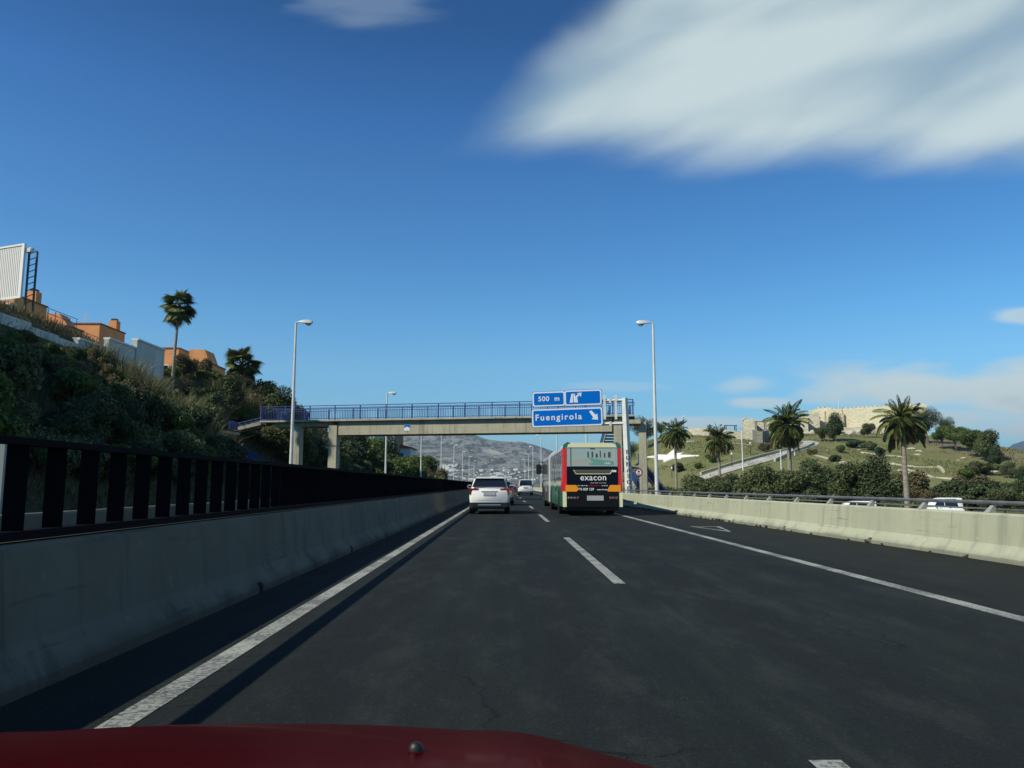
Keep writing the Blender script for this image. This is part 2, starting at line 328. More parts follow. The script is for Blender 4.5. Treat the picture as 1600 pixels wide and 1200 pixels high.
# ================================================================ terrain
RW = [(-60, 8.35), (12, 8.1), (30, 7.5), (46, 6.95), (60, 6.75), (150, 6.4), (1300, 6.4)]
def right_wall_x(y): return float(np.interp(y, [a for a, b in RW], [b for a, b in RW]))
def terrain(x, y):
    x = np.asarray(x, float); y = np.asarray(y, float)
    A = np.interp(y, [-100, 75, 100, 130, 200, 350, 600], [1, 1, .88, .62, .42, .18, 0])
    foot = -16 - 3.6*np.exp(-((y-64)/9.0)**2)
    t = np.maximum(foot-x, 0)
    zl = A*(np.minimum(t*0.9, 8.6) + 2.6*sstep(9.8, 12.0, t) + 0.20*np.clip(t-12, 0, 30)) 
    zl = zl + 17*sstep(-31, -43, x)*sstep(42, 25, y)      # the ridge stands higher behind the frame's left edge and shades the bank
    zr = -2.3*sstep(9.2, 13.0, x)
    hill = 22.0*sstep(125, 290, y)*sstep(16, 62, x)*(1-sstep(138, 205, x))*(1-0.9*sstep(430, 650, y))
    bumps = 0.35*np.sin(x*0.11+1.3)*np.sin(y*0.083)*sstep(30, 60, np.abs(x)) * sstep(100, 160, y)
    return -0.06 + zl + zr + hill + bumps
def tz(x, y): return float(terrain(x, y))
def hit(px, py, y0=12.0, y1=700.0):
    d = ray(px, py); Y = y0
    while Y < y1:
        p = Vector((0, 0, CAM_H)) + d*(Y/d.y)
        if p.z <= tz(p.x, p.y): return p
        Y += 0.5 if Y < 150 else 1.0
    return Vector((0, 0, CAM_H)) + d*(290/d.y)
def grid_mesh(name, xs, ys, zf, m):
    X, Y = np.meshgrid(xs, ys); Z = zf(X, Y)
    v = np.stack([X.ravel(), Y.ravel(), Z.ravel()], 1); nx_ = len(xs); i = np.arange((len(ys)-1)*nx_).reshape(len(ys)-1, nx_)[:, :-1].ravel()
    return np_mesh(name, v, np.stack([i, i+1, i+1+nx_, i+nx_], 1), m, True)
def terrain_mat():
    m = bpy.data.materials.new('terrain'); m.use_nodes = True; nb = NB(m.node_tree); p = m.node_tree.nodes['Principled BSDF']
    pos = nb.n('ShaderNodeNewGeometry').outputs['Position']; s = nb.n('ShaderNodeSeparateXYZ'); nb.link(pos, s.inputs[0])
    f1 = nb.noise(pos, 0.045, 5, 0.6, 0.6); f2 = nb.noise(pos, 0.35, 5, 0.65); f3 = nb.noise(pos, 3.0, 4, 0.7)
    lawn = nb.mix(nb.ss(f2, 0.3, 0.7), (0.145, 0.160, 0.055, 1), (0.195, 0.190, 0.082, 1))
    lawn = nb.mix(nb.m('MULTIPLY', nb.ss(f1, 0.5, 0.68), 0.7), lawn, (0.23, 0.205, 0.10, 1))
    dry = nb.mix(nb.ss(f2, 0.3, 0.7), (0.235, 0.185, 0.115, 1), (0.17, 0.155, 0.075, 1))
    k = nb.ss(nb.m('ADD', s.outputs[0], nb.m('MULTIPLY', nb.m('SUBTRACT', f1, 0.5), 90)), 118, 142)
    c = nb.mix(k, lawn, dry)
    soil = nb.mix(nb.ss(f2, 0.3, 0.7), (0.085, 0.075, 0.045, 1), (0.060, 0.065, 0.030, 1))
    c = nb.mix(nb.ss(s.outputs[0], 20, 8), c, soil)
    lot = nb.mix(nb.ss(f2, 0.35, 0.65), (0.12, 0.11, 0.07, 1), (0.075, 0.085, 0.035, 1))
    c = nb.mix(nb.ss(s.outputs[1], 130, 95), c, nb.mix(nb.ss(s.outputs[0], 20, 8), lot, soil))
    tuft = nb.noise(nb.mapping(pos, scale=(1, .6, 1)), .9, 6, .75); c = nb.mix(nb.m('MULTIPLY', nb.ss(tuft, .52, .66), .35), c, (0.22, 0.205, 0.10, 1)); c = nb.mix(nb.m('MULTIPLY', nb.ss(tuft, .46, .36), .4), c, (0.075, 0.095, 0.03, 1))
    far = nb.mix(nb.ss(nb.noise(pos, 0.012, 5, 0.7), 0.42, 0.58), (0.075, 0.085, 0.05, 1), (0.17, 0.16, 0.12, 1))
    c = nb.mix(nb.ss(s.outputs[1], 420, 560), c, far)
    c = nb.mix(nb.m('MULTIPLY', nb.ss(f3, 0.5, 0.75), 0.35), c, (0.05, 0.055, 0.022, 1))
    nb.link(c, p.inputs['Base Color']); p.inputs['Roughness'].default_value = 0.95; p.inputs['Specular IOR Level'].default_value = 0.15
    bp = nb.n('ShaderNodeBump'); bp.inputs['Strength'].default_value = 0.6; bp.inputs['Distance'].default_value = 0.15
    nb.link(f3, bp.inputs['Height']); nb.link(bp.outputs[0], p.inputs['Normal'])
    return m
xs = np.unique(np.concatenate([np.linspace(-9000, -400, 14), np.linspace(-400, -70, 14), np.arange(-70, -12, 1.0), np.arange(-12, 16, 0.8), np.arange(16, 260, 3.0), np.linspace(260, 900, 12), np.linspace(900, 9500, 14)]))
ys = np.unique(np.concatenate([np.linspace(-300, -40, 6), np.arange(-40, 130, 2.0), np.arange(130, 470, 4.0), np.linspace(470, 2400, 24), np.linspace(2400, 13000, 12)]))
tag(obj('ground', grid_mesh('ground', xs, ys, terrain, terrain_mat())), kind='structure')

# ---------------------------------------------------------------- road with its markings
def sheet(quads, z):
    b = MB()
    for q in quads: b.add([(x, y, z) for x, y in q], [tuple(range(len(q)))])
    return b
road = sheet([((-15.5, a), (9.0, a), (9.0, b), (-15.5, b)) for a, b in ((-45, 60), (60, 300), (300, 1300))], 0.0).build('road', ASPHALT)
tag(road, kind='structure')
def mark(name, pts, z=0.004): return sheet([pts], z).build(name, PAINT, road)
def strip(x0, w, ys_, f=None):
    q = []
    for a, b in zip(ys_[:-1], ys_[1:]): q.append(((x0-w/2, a), (x0+w/2, a), (x0+w/2, b), (x0-w/2, b)))
    return q
sheet(strip(-2.04, 0.17, (-20, 60, 300, 1200)), 0.004).build('edge_line', PAINT, road)
sheet(strip(4.86, 0.19, (-20, 60, 300, 1200)), 0.004).build('edge_line', PAINT, road)
sheet(strip(-7.0, 0.19, (-20, 60, 300, 1200)), 0.004).build('edge_line', PAINT, road)
for a, b in [(-7, 3.75), (10.2, 19.0), (27.2, 33.6), (42.3, 47.6), (58.5, 64)] + [(75+16.5*i, 81+16.5*i) for i in range(14)]:
    sheet(strip(1.46, 0.15, (a, b)), 0.004).build('lane_dash', PAINT, road)
tri = [((5.60, 24.2), (5.70, 24.2), (6.10, 21.75), (6.06, 21.2)), ((5.70, 24.2), (5.78, 24.02), (6.36, 23.9), (6.52, 24.06)), ((6.52, 24.06), (6.36, 23.9), (6.10, 21.75), (6.06, 21.2))]
sheet(tri, 0.004).build('triangle_mark', PAINT, road)

# ---------------------------------------------------------------- concrete barriers
def barrier_panel(h, L, seed):
    """face towards -x, foot at x = 0; scupper cut through the foot"""
    f = [(0, 0.0), (0, 0.075), (0.15, 0.27), (0.205, h-0.03), (0.235, h), (0.40, h), (0.43, h-0.03), (0.50, 0.0)]
    g = [(0.0325, 0.115), (0.15, 0.27), (0.205, h-0.03), (0.235, h), (0.40, h), (0.43, h-0.03), (0.476, 0.16), (0.476, 0.115)]
    rnd = random.Random(seed); a = L*0.47+rnd.uniform(-.4, .4); w = 0.16
    b = MB(); g0 = 0.006
    b.prism(f, 'y', g0, a); b.prism(g, 'y', a, a+w); b.prism(f, 'y', a+w, L-g0)
    return b
def barrier(name, label, h, L, m, path, y0, y1, flip):
    root = empty(name, (path(y0), y0, 0)); tag(root, label, 'barrier')
    meshes = [barrier_panel(h, L, s).mesh('barrier_panel', m) for s in range(3)]
    y = y0; i = 0
    while y < y1:
        x0, x1 = path(y), path(y+L); ang = math.atan2(-(x1-x0), L)
        o = obj('panel', meshes[i % 3], None, root, (x0-path(y0)+random.Random(i).uniform(-.004, .004), y-y0, 0), ang)
        if flip: o.rotation_euler = (0, 0, math.pi+ang); o.location.y += L
        y += L; i += 1
    return root
barrier('concrete_barrier', 'pale sunlit concrete barrier along the right shoulder with drain notches', 0.78, 4.9, BARRIER, right_wall_x, -10, 330, False)
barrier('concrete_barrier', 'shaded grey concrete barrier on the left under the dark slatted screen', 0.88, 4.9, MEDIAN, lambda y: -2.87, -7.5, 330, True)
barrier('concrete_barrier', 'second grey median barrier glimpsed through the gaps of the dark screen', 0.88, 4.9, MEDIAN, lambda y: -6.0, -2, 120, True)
# debris and weeds along the foot of the right barrier
rnd = random.Random(5); b = MB()
for i in range(70):
    y = rnd.uniform(9, 60); x = right_wall_x(y)-rnd.uniform(0.01, 0.06); s = rnd.uniform(.02, .07)
    b.box((x, y, s*0.5), (s*rnd.uniform(.5, 1.2), s*rnd.uniform(.6, 2.2), s*rnd.uniform(.5, 1.5)), rnd.uniform(0, 3), Matrix.Rotation(rnd.uniform(-.5, .5), 3, 'X'))
tag(b.build('road_debris', mat('debris', (0.045, 0.042, 0.03), 0.95, var=0.4)), 'dark grit and litter lying along the foot of the right barrier', 'debris', kind='stuff')

# anti-glare screen on the left barrier
scr = empty('anti_glare_screen', (-3.19, 0, 0.88)); tag(scr, 'dark slatted anti-glare screen standing on the left concrete barrier', 'screen')
MB().box((0, 120, 0.045), (0.13, 240, 0.06)).build('bottom_rail', SLATM, scr)
MB().box((0, 120, 0.655), (0.12, 240, 0.045)).build('top_rail', SLATM, scr)
slat = MB().box((0, 0, 0), (0.125, 0.009, 0.58)).mesh('slat', SLATM)
y = 2.93
for i in range(300): obj('slat', slat, None, scr, (0, y+0.445*i, 0.355), R(32))
b = MB()
for i in range(300, 530): b.box((0, y+0.445*i, 0.355), (0.125, 0.009, 0.58), R(32))
tag(b.build('far_slats', SLATM, scr), kind='stuff')

# steel rail on the right barrier
hr = empty('steel_handrail', (0, 0, 0)); tag(hr, 'galvanised tube rail on slanted brackets along the right barrier top', 'railing')
RAILM = mat('rail_steel', (0.22, 0.23, 0.23), 0.45, metal=0.5, var=0.2, scale=4)
pts = [(right_wall_x(y)+0.30, y, 0.955) for y in np.arange(-4, 130, 6.0)]
MB().tube(pts, 0.034, 10).build('top_rail', RAILM, hr, True)
MB().tube([(p[0]+0.06, p[1], 0.845) for p in pts], 0.018, 6).build('lower_rail', RAILM, hr, True)
BRK = mat('bracket_steel', (0.45, 0.46, 0.43), 0.5, metal=0.3)
brk = MB().add([(-.02,-.07,0),(.10,-.07,0),(.10,.07,0),(-.02,.07,0),(.06,-.13,.145),(.11,-.13,.145),(.11,-.04,.145),(.06,-.04,.145)], [(0,3,2,1),(4,5,6,7),(0,1,5,4),(1,2,6,5),(2,3,7,6),(3,0,4,7)]).mesh('bracket', BRK)
for i in range(46):
    yy = 3.2+2.07*i; obj('bracket', brk, None, hr, (right_wall_x(yy)+0.245, yy, 0.782))

# ================================================================ mountains, far town, haze
def vnoise(x, y, seed=0):
    xi = np.floor(x).astype(int); yi = np.floor(y).astype(int); fx = x-xi; fy = y-yi
    def h(a, b): 
        n = (a*374761393 + b*668265263 + seed*1442695041) & 0x7fffffff; n = ((n ^ (n >> 13))*1274126177) & 0x7fffffff
        return ((n ^ (n >> 16)) & 0xffff)/65535.0
    u = fx*fx*(3-2*fx); w = fy*fy*(3-2*fy)
    return (h(xi, yi)*(1-u)+h(xi+1, yi)*u)*(1-w)+(h(xi, yi+1)*(1-u)+h(xi+1, yi+1)*u)*w
def fbm(x, y, o=5, seed=0):
    s = 0; a = 0.5
    for k in range(o): s = s + a*vnoise(x, y, seed+k); x = x*2.03+11.3; y = y*2.03+5.1; a *= 0.5
    return s
def ridged(x, y, o=5, seed=0):
    s = 0; a = 0.5
    for k in range(o): s = s + a*(1-np.abs(2*vnoise(x, y, seed+k)-1)); x = x*2.1+3.3; y = y*2.1+9.1; a *= 0.5
    return s
PX = [-900, 300, 500, 600, 650, 690, 720, 740, 762, 790, 815, 835, 850, 880, 920, 980, 1100, 1300, 1600, 2400]
PH = [50, 64, 70, 76, 79, 81, 80, 77, 69, 66, 67, 62, 57, 46, 38, 30, 22, 16, 12, 6]
def mountain(x, y):
    px = 790+1220*x/y; H = np.interp(px, PX, PH)*5000/1220.0
    s = sstep(2150, 5050, y)*(1-sstep(5600, 7600, y))
    r = ridged(x/900.0+y/4000, y/1500.0, 5, 3)
    f = fbm(x/240.0, y/300.0, 6, 9)
    z = H*s*(0.80+0.22*sstep(4300, 5050, y)) + H*s*(1-s)*0.9*(r-0.62)*2.0 + s*60*(f-0.5)*(1-0.6*s)
    return -1.0 + z
def mountain_mat(name, a, b, c_, patch=None):
    m = bpy.data.materials.new(name); m.use_nodes = True; nb = NB(m.node_tree); p = m.node_tree.nodes['Principled BSDF']
    pos = nb.n('ShaderNodeNewGeometry').outputs['Position']
    f1 = nb.noise(nb.mapping(pos, scale=(1, .35, 1.8)), 0.010, 7, 0.75, 1.0); f2 = nb.noise(pos, 0.035, 5, 0.75); f3 = nb.noise(nb.mapping(pos, scale=(1, .3, 2)), 0.0016, 4, 0.6)
    c = nb.mix(nb.ss(f1, 0.46, 0.55), c4(a), c4(b)); c = nb.mix(nb.ss(f2, 0.54, 0.60), c, c4(c_)); c = nb.mix(nb.m('MULTIPLY', nb.ss(f3, 0.5, 0.62), 0.4), c, c4(a))
    if patch:
        s = nb.n('ShaderNodeSeparateXYZ'); nb.link(pos, s.inputs[0])
        dx = nb.m('DIVIDE', nb.m('SUBTRACT', s.outputs[0], patch[0]), patch[2]); dz = nb.m('DIVIDE', nb.m('SUBTRACT', s.outputs[2], nb.m('ADD', patch[1], nb.m('MULTIPLY', dx, -14))), patch[3])
        d = nb.m('ADD', nb.m('ADD', nb.m('MULTIPLY', dx, dx), nb.m('MULTIPLY', dz, dz)), nb.m('MULTIPLY', nb.m('SUBTRACT', f2, 0.5), 1.6))
        c = nb.mix(nb.ss(d, 1.1, 0.7), c, (0.42, 0.39, 0.31, 1))
    nb.link(c, p.inputs['Base Color']); p.inputs['Roughness'].default_value = 1.0; p.inputs['Specular IOR Level'].default_value = 0.1
    bp = nb.n('ShaderNodeBump'); bp.inputs['Strength'].default_value = 1.0; bp.inputs['Distance'].default_value = 14
    nb.link(f2, bp.inputs['Height']); nb.link(bp.outputs[0], p.inputs['Normal'])
    return m
T = np.linspace(-0.55, 0.75, 330); Yr = np.unique(np.concatenate([np.linspace(2150, 5200, 170), np.linspace(5200, 7600, 20)]))
TT, YY = np.meshgrid(T, Yr); XX = TT*YY; ZZ = mountain(XX, YY)
i = np.arange((len(Yr)-1)*len(T)).reshape(len(Yr)-1, len(T))[:, :-1].ravel(); w_ = len(T)
mt = np_mesh('mountain', np.stack([XX.ravel(), YY.ravel(), ZZ.ravel()], 1), np.stack([i, i+1, i+1+w_, i+w_], 1),
             mountain_mat('mountain_rock', (0.050, 0.062, 0.040), (0.24, 0.235, 0.195), (0.40, 0.38, 0.33), (-72, 186, 62, 17)), True)
tag(obj('mountain', mt), kind='structure')
def far_ridge(x, y):
    px = 790+1220*x/y
    H = np.interp(px, [1470, 1515, 1540, 1560, 1585, 1610, 1650, 1690, 1740], [0, 12, 28, 44, 62, 70, 62, 30, 0])*9000/1220.0
    s = sstep(7600, 9000, y)*(1-sstep(9200, 10600, y))
    return -1 + H*s*(0.94+0.12*fbm(x/500.0, y/900.0, 4, 5)) 
T = np.linspace(0.55, 0.785, 90); Yr = np.linspace(7600, 10600, 40); TT, YY = np.meshgrid(T, Yr); XX = TT*YY
i = np.arange((len(Yr)-1)*len(T)).reshape(len(Yr)-1, len(T))[:, :-1].ravel(); w_ = len(T)
tag(obj('distant_mountain', np_mesh('distant_mountain', np.stack([XX.ravel(), YY.ravel(), far_ridge(XX, YY).ravel()], 1), np.stack([i, i+1, i+1+w_, i+w_], 1),
        mountain_mat('mountain_wooded', (0.030, 0.036, 0.026), (0.05, 0.055, 0.04), (0.06, 0.062, 0.05)), True)), kind='structure')

# white houses of the far town
TOWNW = mat('town_white', (0.80, 0.79, 0.74), 0.8); TOWNR = mat('town_roof', (0.36, 0.20, 0.13), 0.85); TOWNG = mat('town_window', (0.05, 0.06, 0.07), 0.3)
def town_house(w, d, h, gable):
    root = empty('town_house')
    MB().box((0, 0, h/2-3), (w, d, h+6)).build('wall', TOWNW, root)
    if gable: MB().prism([(-w/2-.4, h), (w/2+.4, h), (0, h+w*0.2)], 'y', -d/2-.4, d/2+.4).build('roof', TOWNR, root)
    else: MB().box((0, 0, h+.35), (w*0.5, d*0.6, 0.7)).build('roof', TOWNW, root)
    MB().box((0, -d/2, h*0.5), (w*0.7, 0.3, h*0.22)).build('window_band', TOWNG, root)
    return root
protos = [town_house(14, 11, 6, True), town_house(30, 12, 9, False), town_house(18, 12, 7, False), town_house(46, 14, 11, False)]
rnd = random.Random(11); used = set(); n = 0
def land(x, y): return max(tz(x, y), float(mountain(np.array(x), np.array(y))) if y > 2150 else -99)
while n < 95:
    r = rnd.random()
    if r < 0.25: px, py = rnd.uniform(692, 716), rnd.uniform(727, 746)
    elif r < 0.55: px, py = rnd.gauss(790, 26), rnd.uniform(734, 751)
    else: px, py = rnd.uniform(725, 862), rnd.uniform(730, 752)
    d = ray(px, py); Y = 700.0; ok = None
    while Y < 4200:
        p = Vector((0, 0, CAM_H))+d*(Y/d.y)
        if p.z <= land(p.x, p.y): ok = p; break
        Y += 10
    if ok is None: continue
    k = rnd.choice([0, 0, 1, 2, 2, 3]); pr = protos[k]
    o = pr if k not in used else copy_tree(pr); used.add(k)
    o.location = (ok.x, ok.y, land(ok.x, ok.y)); o.rotation_euler = (0, 0, rnd.uniform(-.5, .5)); s = rnd.uniform(.55, 1.15)*0.62; o.scale = (s, s, s)
    tag(o, 'tiny white house in the distant town at the mountain foot', 'house', 'white houses of the distant town'); n += 1
# haze
hb = MB().box((250, 6400, 346), (19600, 14200, 700)).mesh('haze')
hm = bpy.data.materials.new('haze_air'); hm.use_nodes = True; hm.node_tree.nodes.clear(); nb = NB(hm.node_tree)
pv = nb.n('ShaderNodeVolumePrincipled'); pv.inputs['Color'].default_value = (0.62, 0.78, 1.0, 1); pv.inputs['Density'].default_value = 0.00007; pv.inputs['Anisotropy'].default_value = 0.2
ho = nb.n('ShaderNodeOutputMaterial'); nb.link(pv.outputs[0], ho.inputs['Volume'])
hb.materials.append(hm); tag(obj('haze', hb), kind='stuff')
# ================================================================ footbridge
BA = math.atan2(-5.0, 25.0); BX0, BY0 = 0.0, 64.5
br = empty('footbridge', (BX0, BY0, 0), BA); tag(br, 'concrete footbridge with blue railings crossing over the motorway', 'footbridge')
DZ = 6.86                                   # deck top
XL, XR = -22.0, 10.5
MB().box(((XL+XR)/2, 1.25, DZ-0.075), (XR-XL, 2.9, 0.15)).build('deck', BRIDGE, br, bevel=0.01)
MB().box(((-15.0+9.0)/2, 0.32, (5.52+DZ-0.15)/2), (23.5, 0.42, DZ-0.15-5.52)).build('beam', BRIDGE, br, bevel=0.02)
MB().box(((-15.0+9.0)/2, 2.18, (5.52+DZ-0.15)/2), (23.5, 0.42, DZ-0.15-5.52)).build('beam', BRIDGE, br, bevel=0.02)
b = MB().box((-18.1, 1.25, DZ-0.35), (5.6, 1.9, 0.4)); b.build('approach_slab', BRIDGE, br, bevel=0.02)
for x, w, top in ((-15.25, 0.78, 6.4), (-18.6, 0.60, 6.4), (9.2, 0.66, DZ-0.16)):
    MB().box((x, 0.45, top/2-1.0), (w, 0.75, top+2.0)).build('pier', BRIDGE, br, bevel=0.03)
MB().box((-15.25, 0.45, 4.62), (0.84, 0.81, 0.10)).build('pier_band', mat('band', (0.17, 0.16, 0.13), 0.8), br)
MB().box((-15.25, 0.5, 0.75), (1.15, 1.1, 0.5)).build('pier_foot', BRIDGE, br, bevel=0.03)
MB().box((10.55, 1.25, DZ-0.55), (1.0, 2.5, 0.36)).build('landing_slab', BRIDGE, br, bevel=0.02)
MB().box((11.15, 0.9, 2.15), (0.62, 0.7, 8.3)).build('pier', BRIDGE, br, bevel=0.03)
MB().box((10.2, 1.0, 3.3), (0.06, 0.06, 0.06)).build('bolt', GALV, br)
# railings: near side piece by piece, far side joined
def rail_run(y, near):
    rt = MB().box(((XL+XR)/2, y, DZ+1.22), (XR-XL, 0.07, 0.06)); rt.build('top_rail', BLUE, br)
    MB().box(((XL+XR)/2, y, DZ+1.03), (XR-XL, 0.05, 0.045)).build('middle_rail', BLUE, br)
    MB().box(((XL+XR)/2, y, DZ+0.10), (XR-XL, 0.05, 0.045)).build('bottom_rail', BLUE, br)
    n = int((XR-XL)/2.2)
    pm = MB().box((0, 0, 0.61), (0.085, 0.06, 1.22)).mesh('rail_post', BLUE)
    for i in range(n+1 if near else n): obj('rail_post', pm, None, br, (XL+0.05+(XR-XL-0.1)*i/n + (0 if near else 0.55), y, DZ))
    if near:
        bm_ = MB().box((0, 0, 0), (0.026, 0.022, 0.90)).mesh('baluster', BLUE)
        for i in range(215): obj('baluster', bm_, None, br, (XL+0.2+0.15*i, y, DZ+0.565))
    else:
        b = MB()
        for i in range(215): b.box((XL+0.2+0.15*i, y, DZ+0.565), (0.026, 0.022, 0.90))
        tag(b.build('far_balusters', BLUE, br), kind='stuff')
rail_run(-0.12, True); rail_run(2.62, False)
# small blue and white plate on the beam
pl = MB().box((-8.55, 0.098, 6.08), (0.52, 0.02, 0.52)).build('height_plate', SIGNWHITE, br)
MB().prism([(-8.80, 6.33), (-8.80, 6.05), (-8.68, 6.14), (-8.55, 6.17), (-8.42, 6.14), (-8.30, 6.05), (-8.30, 6.33)], 'y', 0.080, 0.087).build('plate_emblem', SIGNBLUE, pl)
# stairs: sunlit blue flights on the right, shaded flight on the left
def stair_flight(name, label, p0, p1, width, steps, side=0.95):
    p0, p1 = Vector(p0), Vector(p1); root = empty(name, p0); tag(root, label, 'stairs')
    d = p1-p0; hz = Vector((d.x, d.y, 0)); ln = hz.length; u = hz/ln; nrm = Vector((-u.y, u.x, 0)); ang = math.atan2(u.y, u.x)
    for k in range(steps):
        c = d*((k+0.5)/steps); MB().box((0, 0, 0), (ln/steps+0.04, width, 0.12)).build('step', BRIDGE, root, loc=(c.x, c.y, c.z), rz=ang)
    for s in (-1, 1):
        o = nrm*(s*width/2)
        vs = [o+Vector((0, 0, -.25)), o+d+Vector((0, 0, -.25)), o+d+Vector((0, 0, .05)), o+Vector((0, 0, .05))]
        t = nrm*(0.07*s)
        MB().add(vs+[v+t for v in vs], [(0,1,2,3),(7,6,5,4),(0,4,5,1),(1,5,6,2),(2,6,7,3),(3,7,4,0)]).build('stringer', BRIDGE, root)
        v2 = [o+Vector((0, 0, .16)), o+d+Vector((0, 0, .16)), o+d+Vector((0, 0, side)), o+Vector((0, 0, side))]; t = nrm*(0.03*s)
        MB().add(v2+[v+t for v in v2], [(0,1,2,3),(7,6,5,4),(0,4,5,1),(1,5,6,2),(2,6,7,3),(3,7,4,0)]).build('side_panel', BLUE, root)
        MB().tube([o+Vector((0, 0, side+.16)), o+d+Vector((0, 0, side+.16))], 0.03, 6).build('handrail', BLUE, root)
        for k in range(6):
            q = o+d*(k/5.0); MB().box((q.x, q.y, q.z+side/2+.08), (.05, .05, side+.16)).build('rail_post', BLUE, root)
    return root
stair_flight('stair_flight', 'blue sided upper stair flight dropping behind the right bridge end', (9.6, 65.2, DZ-0.1), (9.9, 77.0, 3.3), 1.7, 16)
stair_flight('stair_flight', 'blue sided lower stair flight coming down beside the round sign', (12.3, 77.5, 3.2), (12.6, 60.5, -1.6), 1.7, 22)
stair_flight('stair_flight', 'dark blue stair flight in shade under the left bridge end', (-23.4, 62.6, 4.5), (-17.2, 61.6, 0.9), 1.6, 18)
stair_flight('stair_flight', 'short blue flight climbing to the left end of the bridge deck', (-24.0, 69.9, 6.2), (-21.7, 70.1, 6.78), 2.0, 5, 0.22)
b = empty('stair_landing', (-24.2, 65.0, 5.75)); tag(b, 'concrete stair landing with blue rail left of the footbridge', 'landing')
MB().box((0, 0, -.12), (2.0, 5.4, 0.2), R(-6)).build('slab', BRIDGE, b); MB().box((1.15, 1.2, .5), (.04, 1.6, .7), R(-6)).build('side_panel', BLUE, b)
MB().box((-.6, 0, -2.0), (.4, .4, 3.6)).build('pier', BRIDGE, b)
# round no-overtaking style sign on the right bridge pier
p = at(998, 738, 61.2)
rs = empty('round_sign', p, 0); tag(rs, 'round red bordered traffic sign on the right bridge pier', 'sign')
def disc(r0, r1, y, n=28):
    b = MB()
    for k in range(n):
        a0, a1 = 2*math.pi*k/n, 2*math.pi*(k+1)/n
        if r0 == 0: b.add([(0, y, 0), (r1*math.cos(a0), y, r1*math.sin(a0)), (r1*math.cos(a1), y, r1*math.sin(a1))], [(0, 1, 2)])
        else: b.add([(r0*math.cos(a0), y, r0*math.sin(a0)), (r1*math.cos(a0), y, r1*math.sin(a0)), (r1*math.cos(a1), y, r1*math.sin(a1)), (r0*math.cos(a1), y, r0*math.sin(a1))], [(0, 1, 2, 3)])
    return b
MB().tube([(0, 0.0, 0), (0, 0.02, 0)], 0.32, 28).build('plate', SIGNWHITE, rs)
disc(0.225, 0.32, -0.004).build('border', mat('sign_red', (0.20, 0.012, 0.018), 0.5), rs)
MB().tube([(-.10, -.006, -.08), (-.05, -.006, -.13), (.06, -.006, -.12)], 0.025, 5).add([(0,-.008,-.02),(.11,-.008,.05),(.02,-.008,.15),(-.09,-.008,.08)], [(0,1,2,3)]).build('symbol', BLACK, rs)
MB().box((0, 0.06, 0), (.07, .12, .07)).build('bracket', GALV, rs)
MB().box((0.1, .05, -2.4), (.05, .05, 4.2)).build('post', GALV, rs)

# ================================================================ direction sign on its cantilever
SD = 56.0
pc = at(884.5, 637.5, SD); sg = empty('direction_sign_gantry', (at(985, 772, SD-1).x, SD-0.6, 0)); tag(sg, 'blue motorway direction sign on a pale steel cantilever post', 'road sign')
gx, gy = sg.location.x, sg.location.y
top = at(976, 624, SD-0.6); lean = top.x-gx
MB().tube([(0, 0, -1.0), (lean*0.5, 0, top.z*0.5), (lean, 0, top.z+0.1)], [0.27, 0.25, 0.22], 4).build('post', POLEM, sg)
SA = math.atan2(-1.0, 6.0)          # boards turned like the bridge
sx0 = pc.x-gx; sy0 = SD-gy
def onsign(lx, ly, lz): 
    c, s_ = math.cos(SA), math.sin(SA); return (sx0+lx*c-ly*s_, sy0+lx*s_+ly*c, lz)
zc1, zc2 = at(884, 622.5, SD).z, at(884, 652, SD).z
for nm, pz in (('upper_arm', at(960, 627, SD).z), ('lower_arm', at(960, 663, SD).z)):
    MB().tube([(lean*0.9, 0, pz), onsign(2.0, 0.22, pz)], 0.11, 4).build(nm, POLEM, sg)
    MB().tube([onsign(2.0, 0.2, pz), onsign(-2.4, 0.2, pz)], 0.08, 4).build('board_rail', GALV, sg)
    MB().box(onsign(3.15, 0.2, pz), (0.16, 0.3, 0.34), SA).build('flange', GALV, sg)
for lx in (2.75, 3.55): 
    a = onsign(lx, 0.1, zc2-0.3); MB().box((a[0], a[1], (zc1+zc2)/2), (0.17, 0.12, 1.75), SA).build('brace', POLEM, sg)
def rrect(w, h, r, n=5):
    pts = []
    for cx, cy, a0 in ((w/2-r, h/2-r, 0), (-w/2+r, h/2-r, 90), (-w/2+r, -h/2+r, 180), (w/2-r, -h/2+r, 270)):
        for k in range(n+1): a = R(a0+90*k/n); pts.append((cx+r*math.cos(a), cy+r*math.sin(a)))
    return pts
def board(name, lx, z, w, h, roll):
    o = empty('board', onsign(lx, 0, z), SA, sg); o.rotation_euler = (0, roll, SA)
    MB().prism(rrect(w, h, .18), 'y', 0, 0.06).build('panel', SIGNBLUE, o)
    MB().prism(rrect(w-.06, h-.06, .17), 'y', -.010, -.003).build('border', SIGNWHITE, o)
    MB().prism(rrect(w-.27, h-.27, .10), 'y', -.019, -.012).build('field', SIGNBLUE, o)
    return o
ROLL = R(-1.2)
b1 = board('board', -1.26, zc1-0.02, 2.42, 1.13, ROLL); b2 = board('board', 1.22, zc1+0.04, 2.72, 1.17, ROLL); b3 = board('board', 0.06, zc2, 5.14, 1.36, ROLL)
def on(o, me, x, z, y=-0.03): return obj(me.name, me, None, o, (x, y, z))
on(b1, text_mesh('lettering', '500  m', 0.50, SIGNWHITE, 1.12, bold=0.010), 0.02, 0.0)
on(b3, text_mesh('lettering', 'Fuengirola', 0.62, SIGNWHITE, 1.28, bold=0.012), -0.62, 0.02)
def poly(o, nm, pts, y0=-.030, y1=-.022): return MB().prism(pts, 'y', y0, y1).build(nm, SIGNWHITE, o)
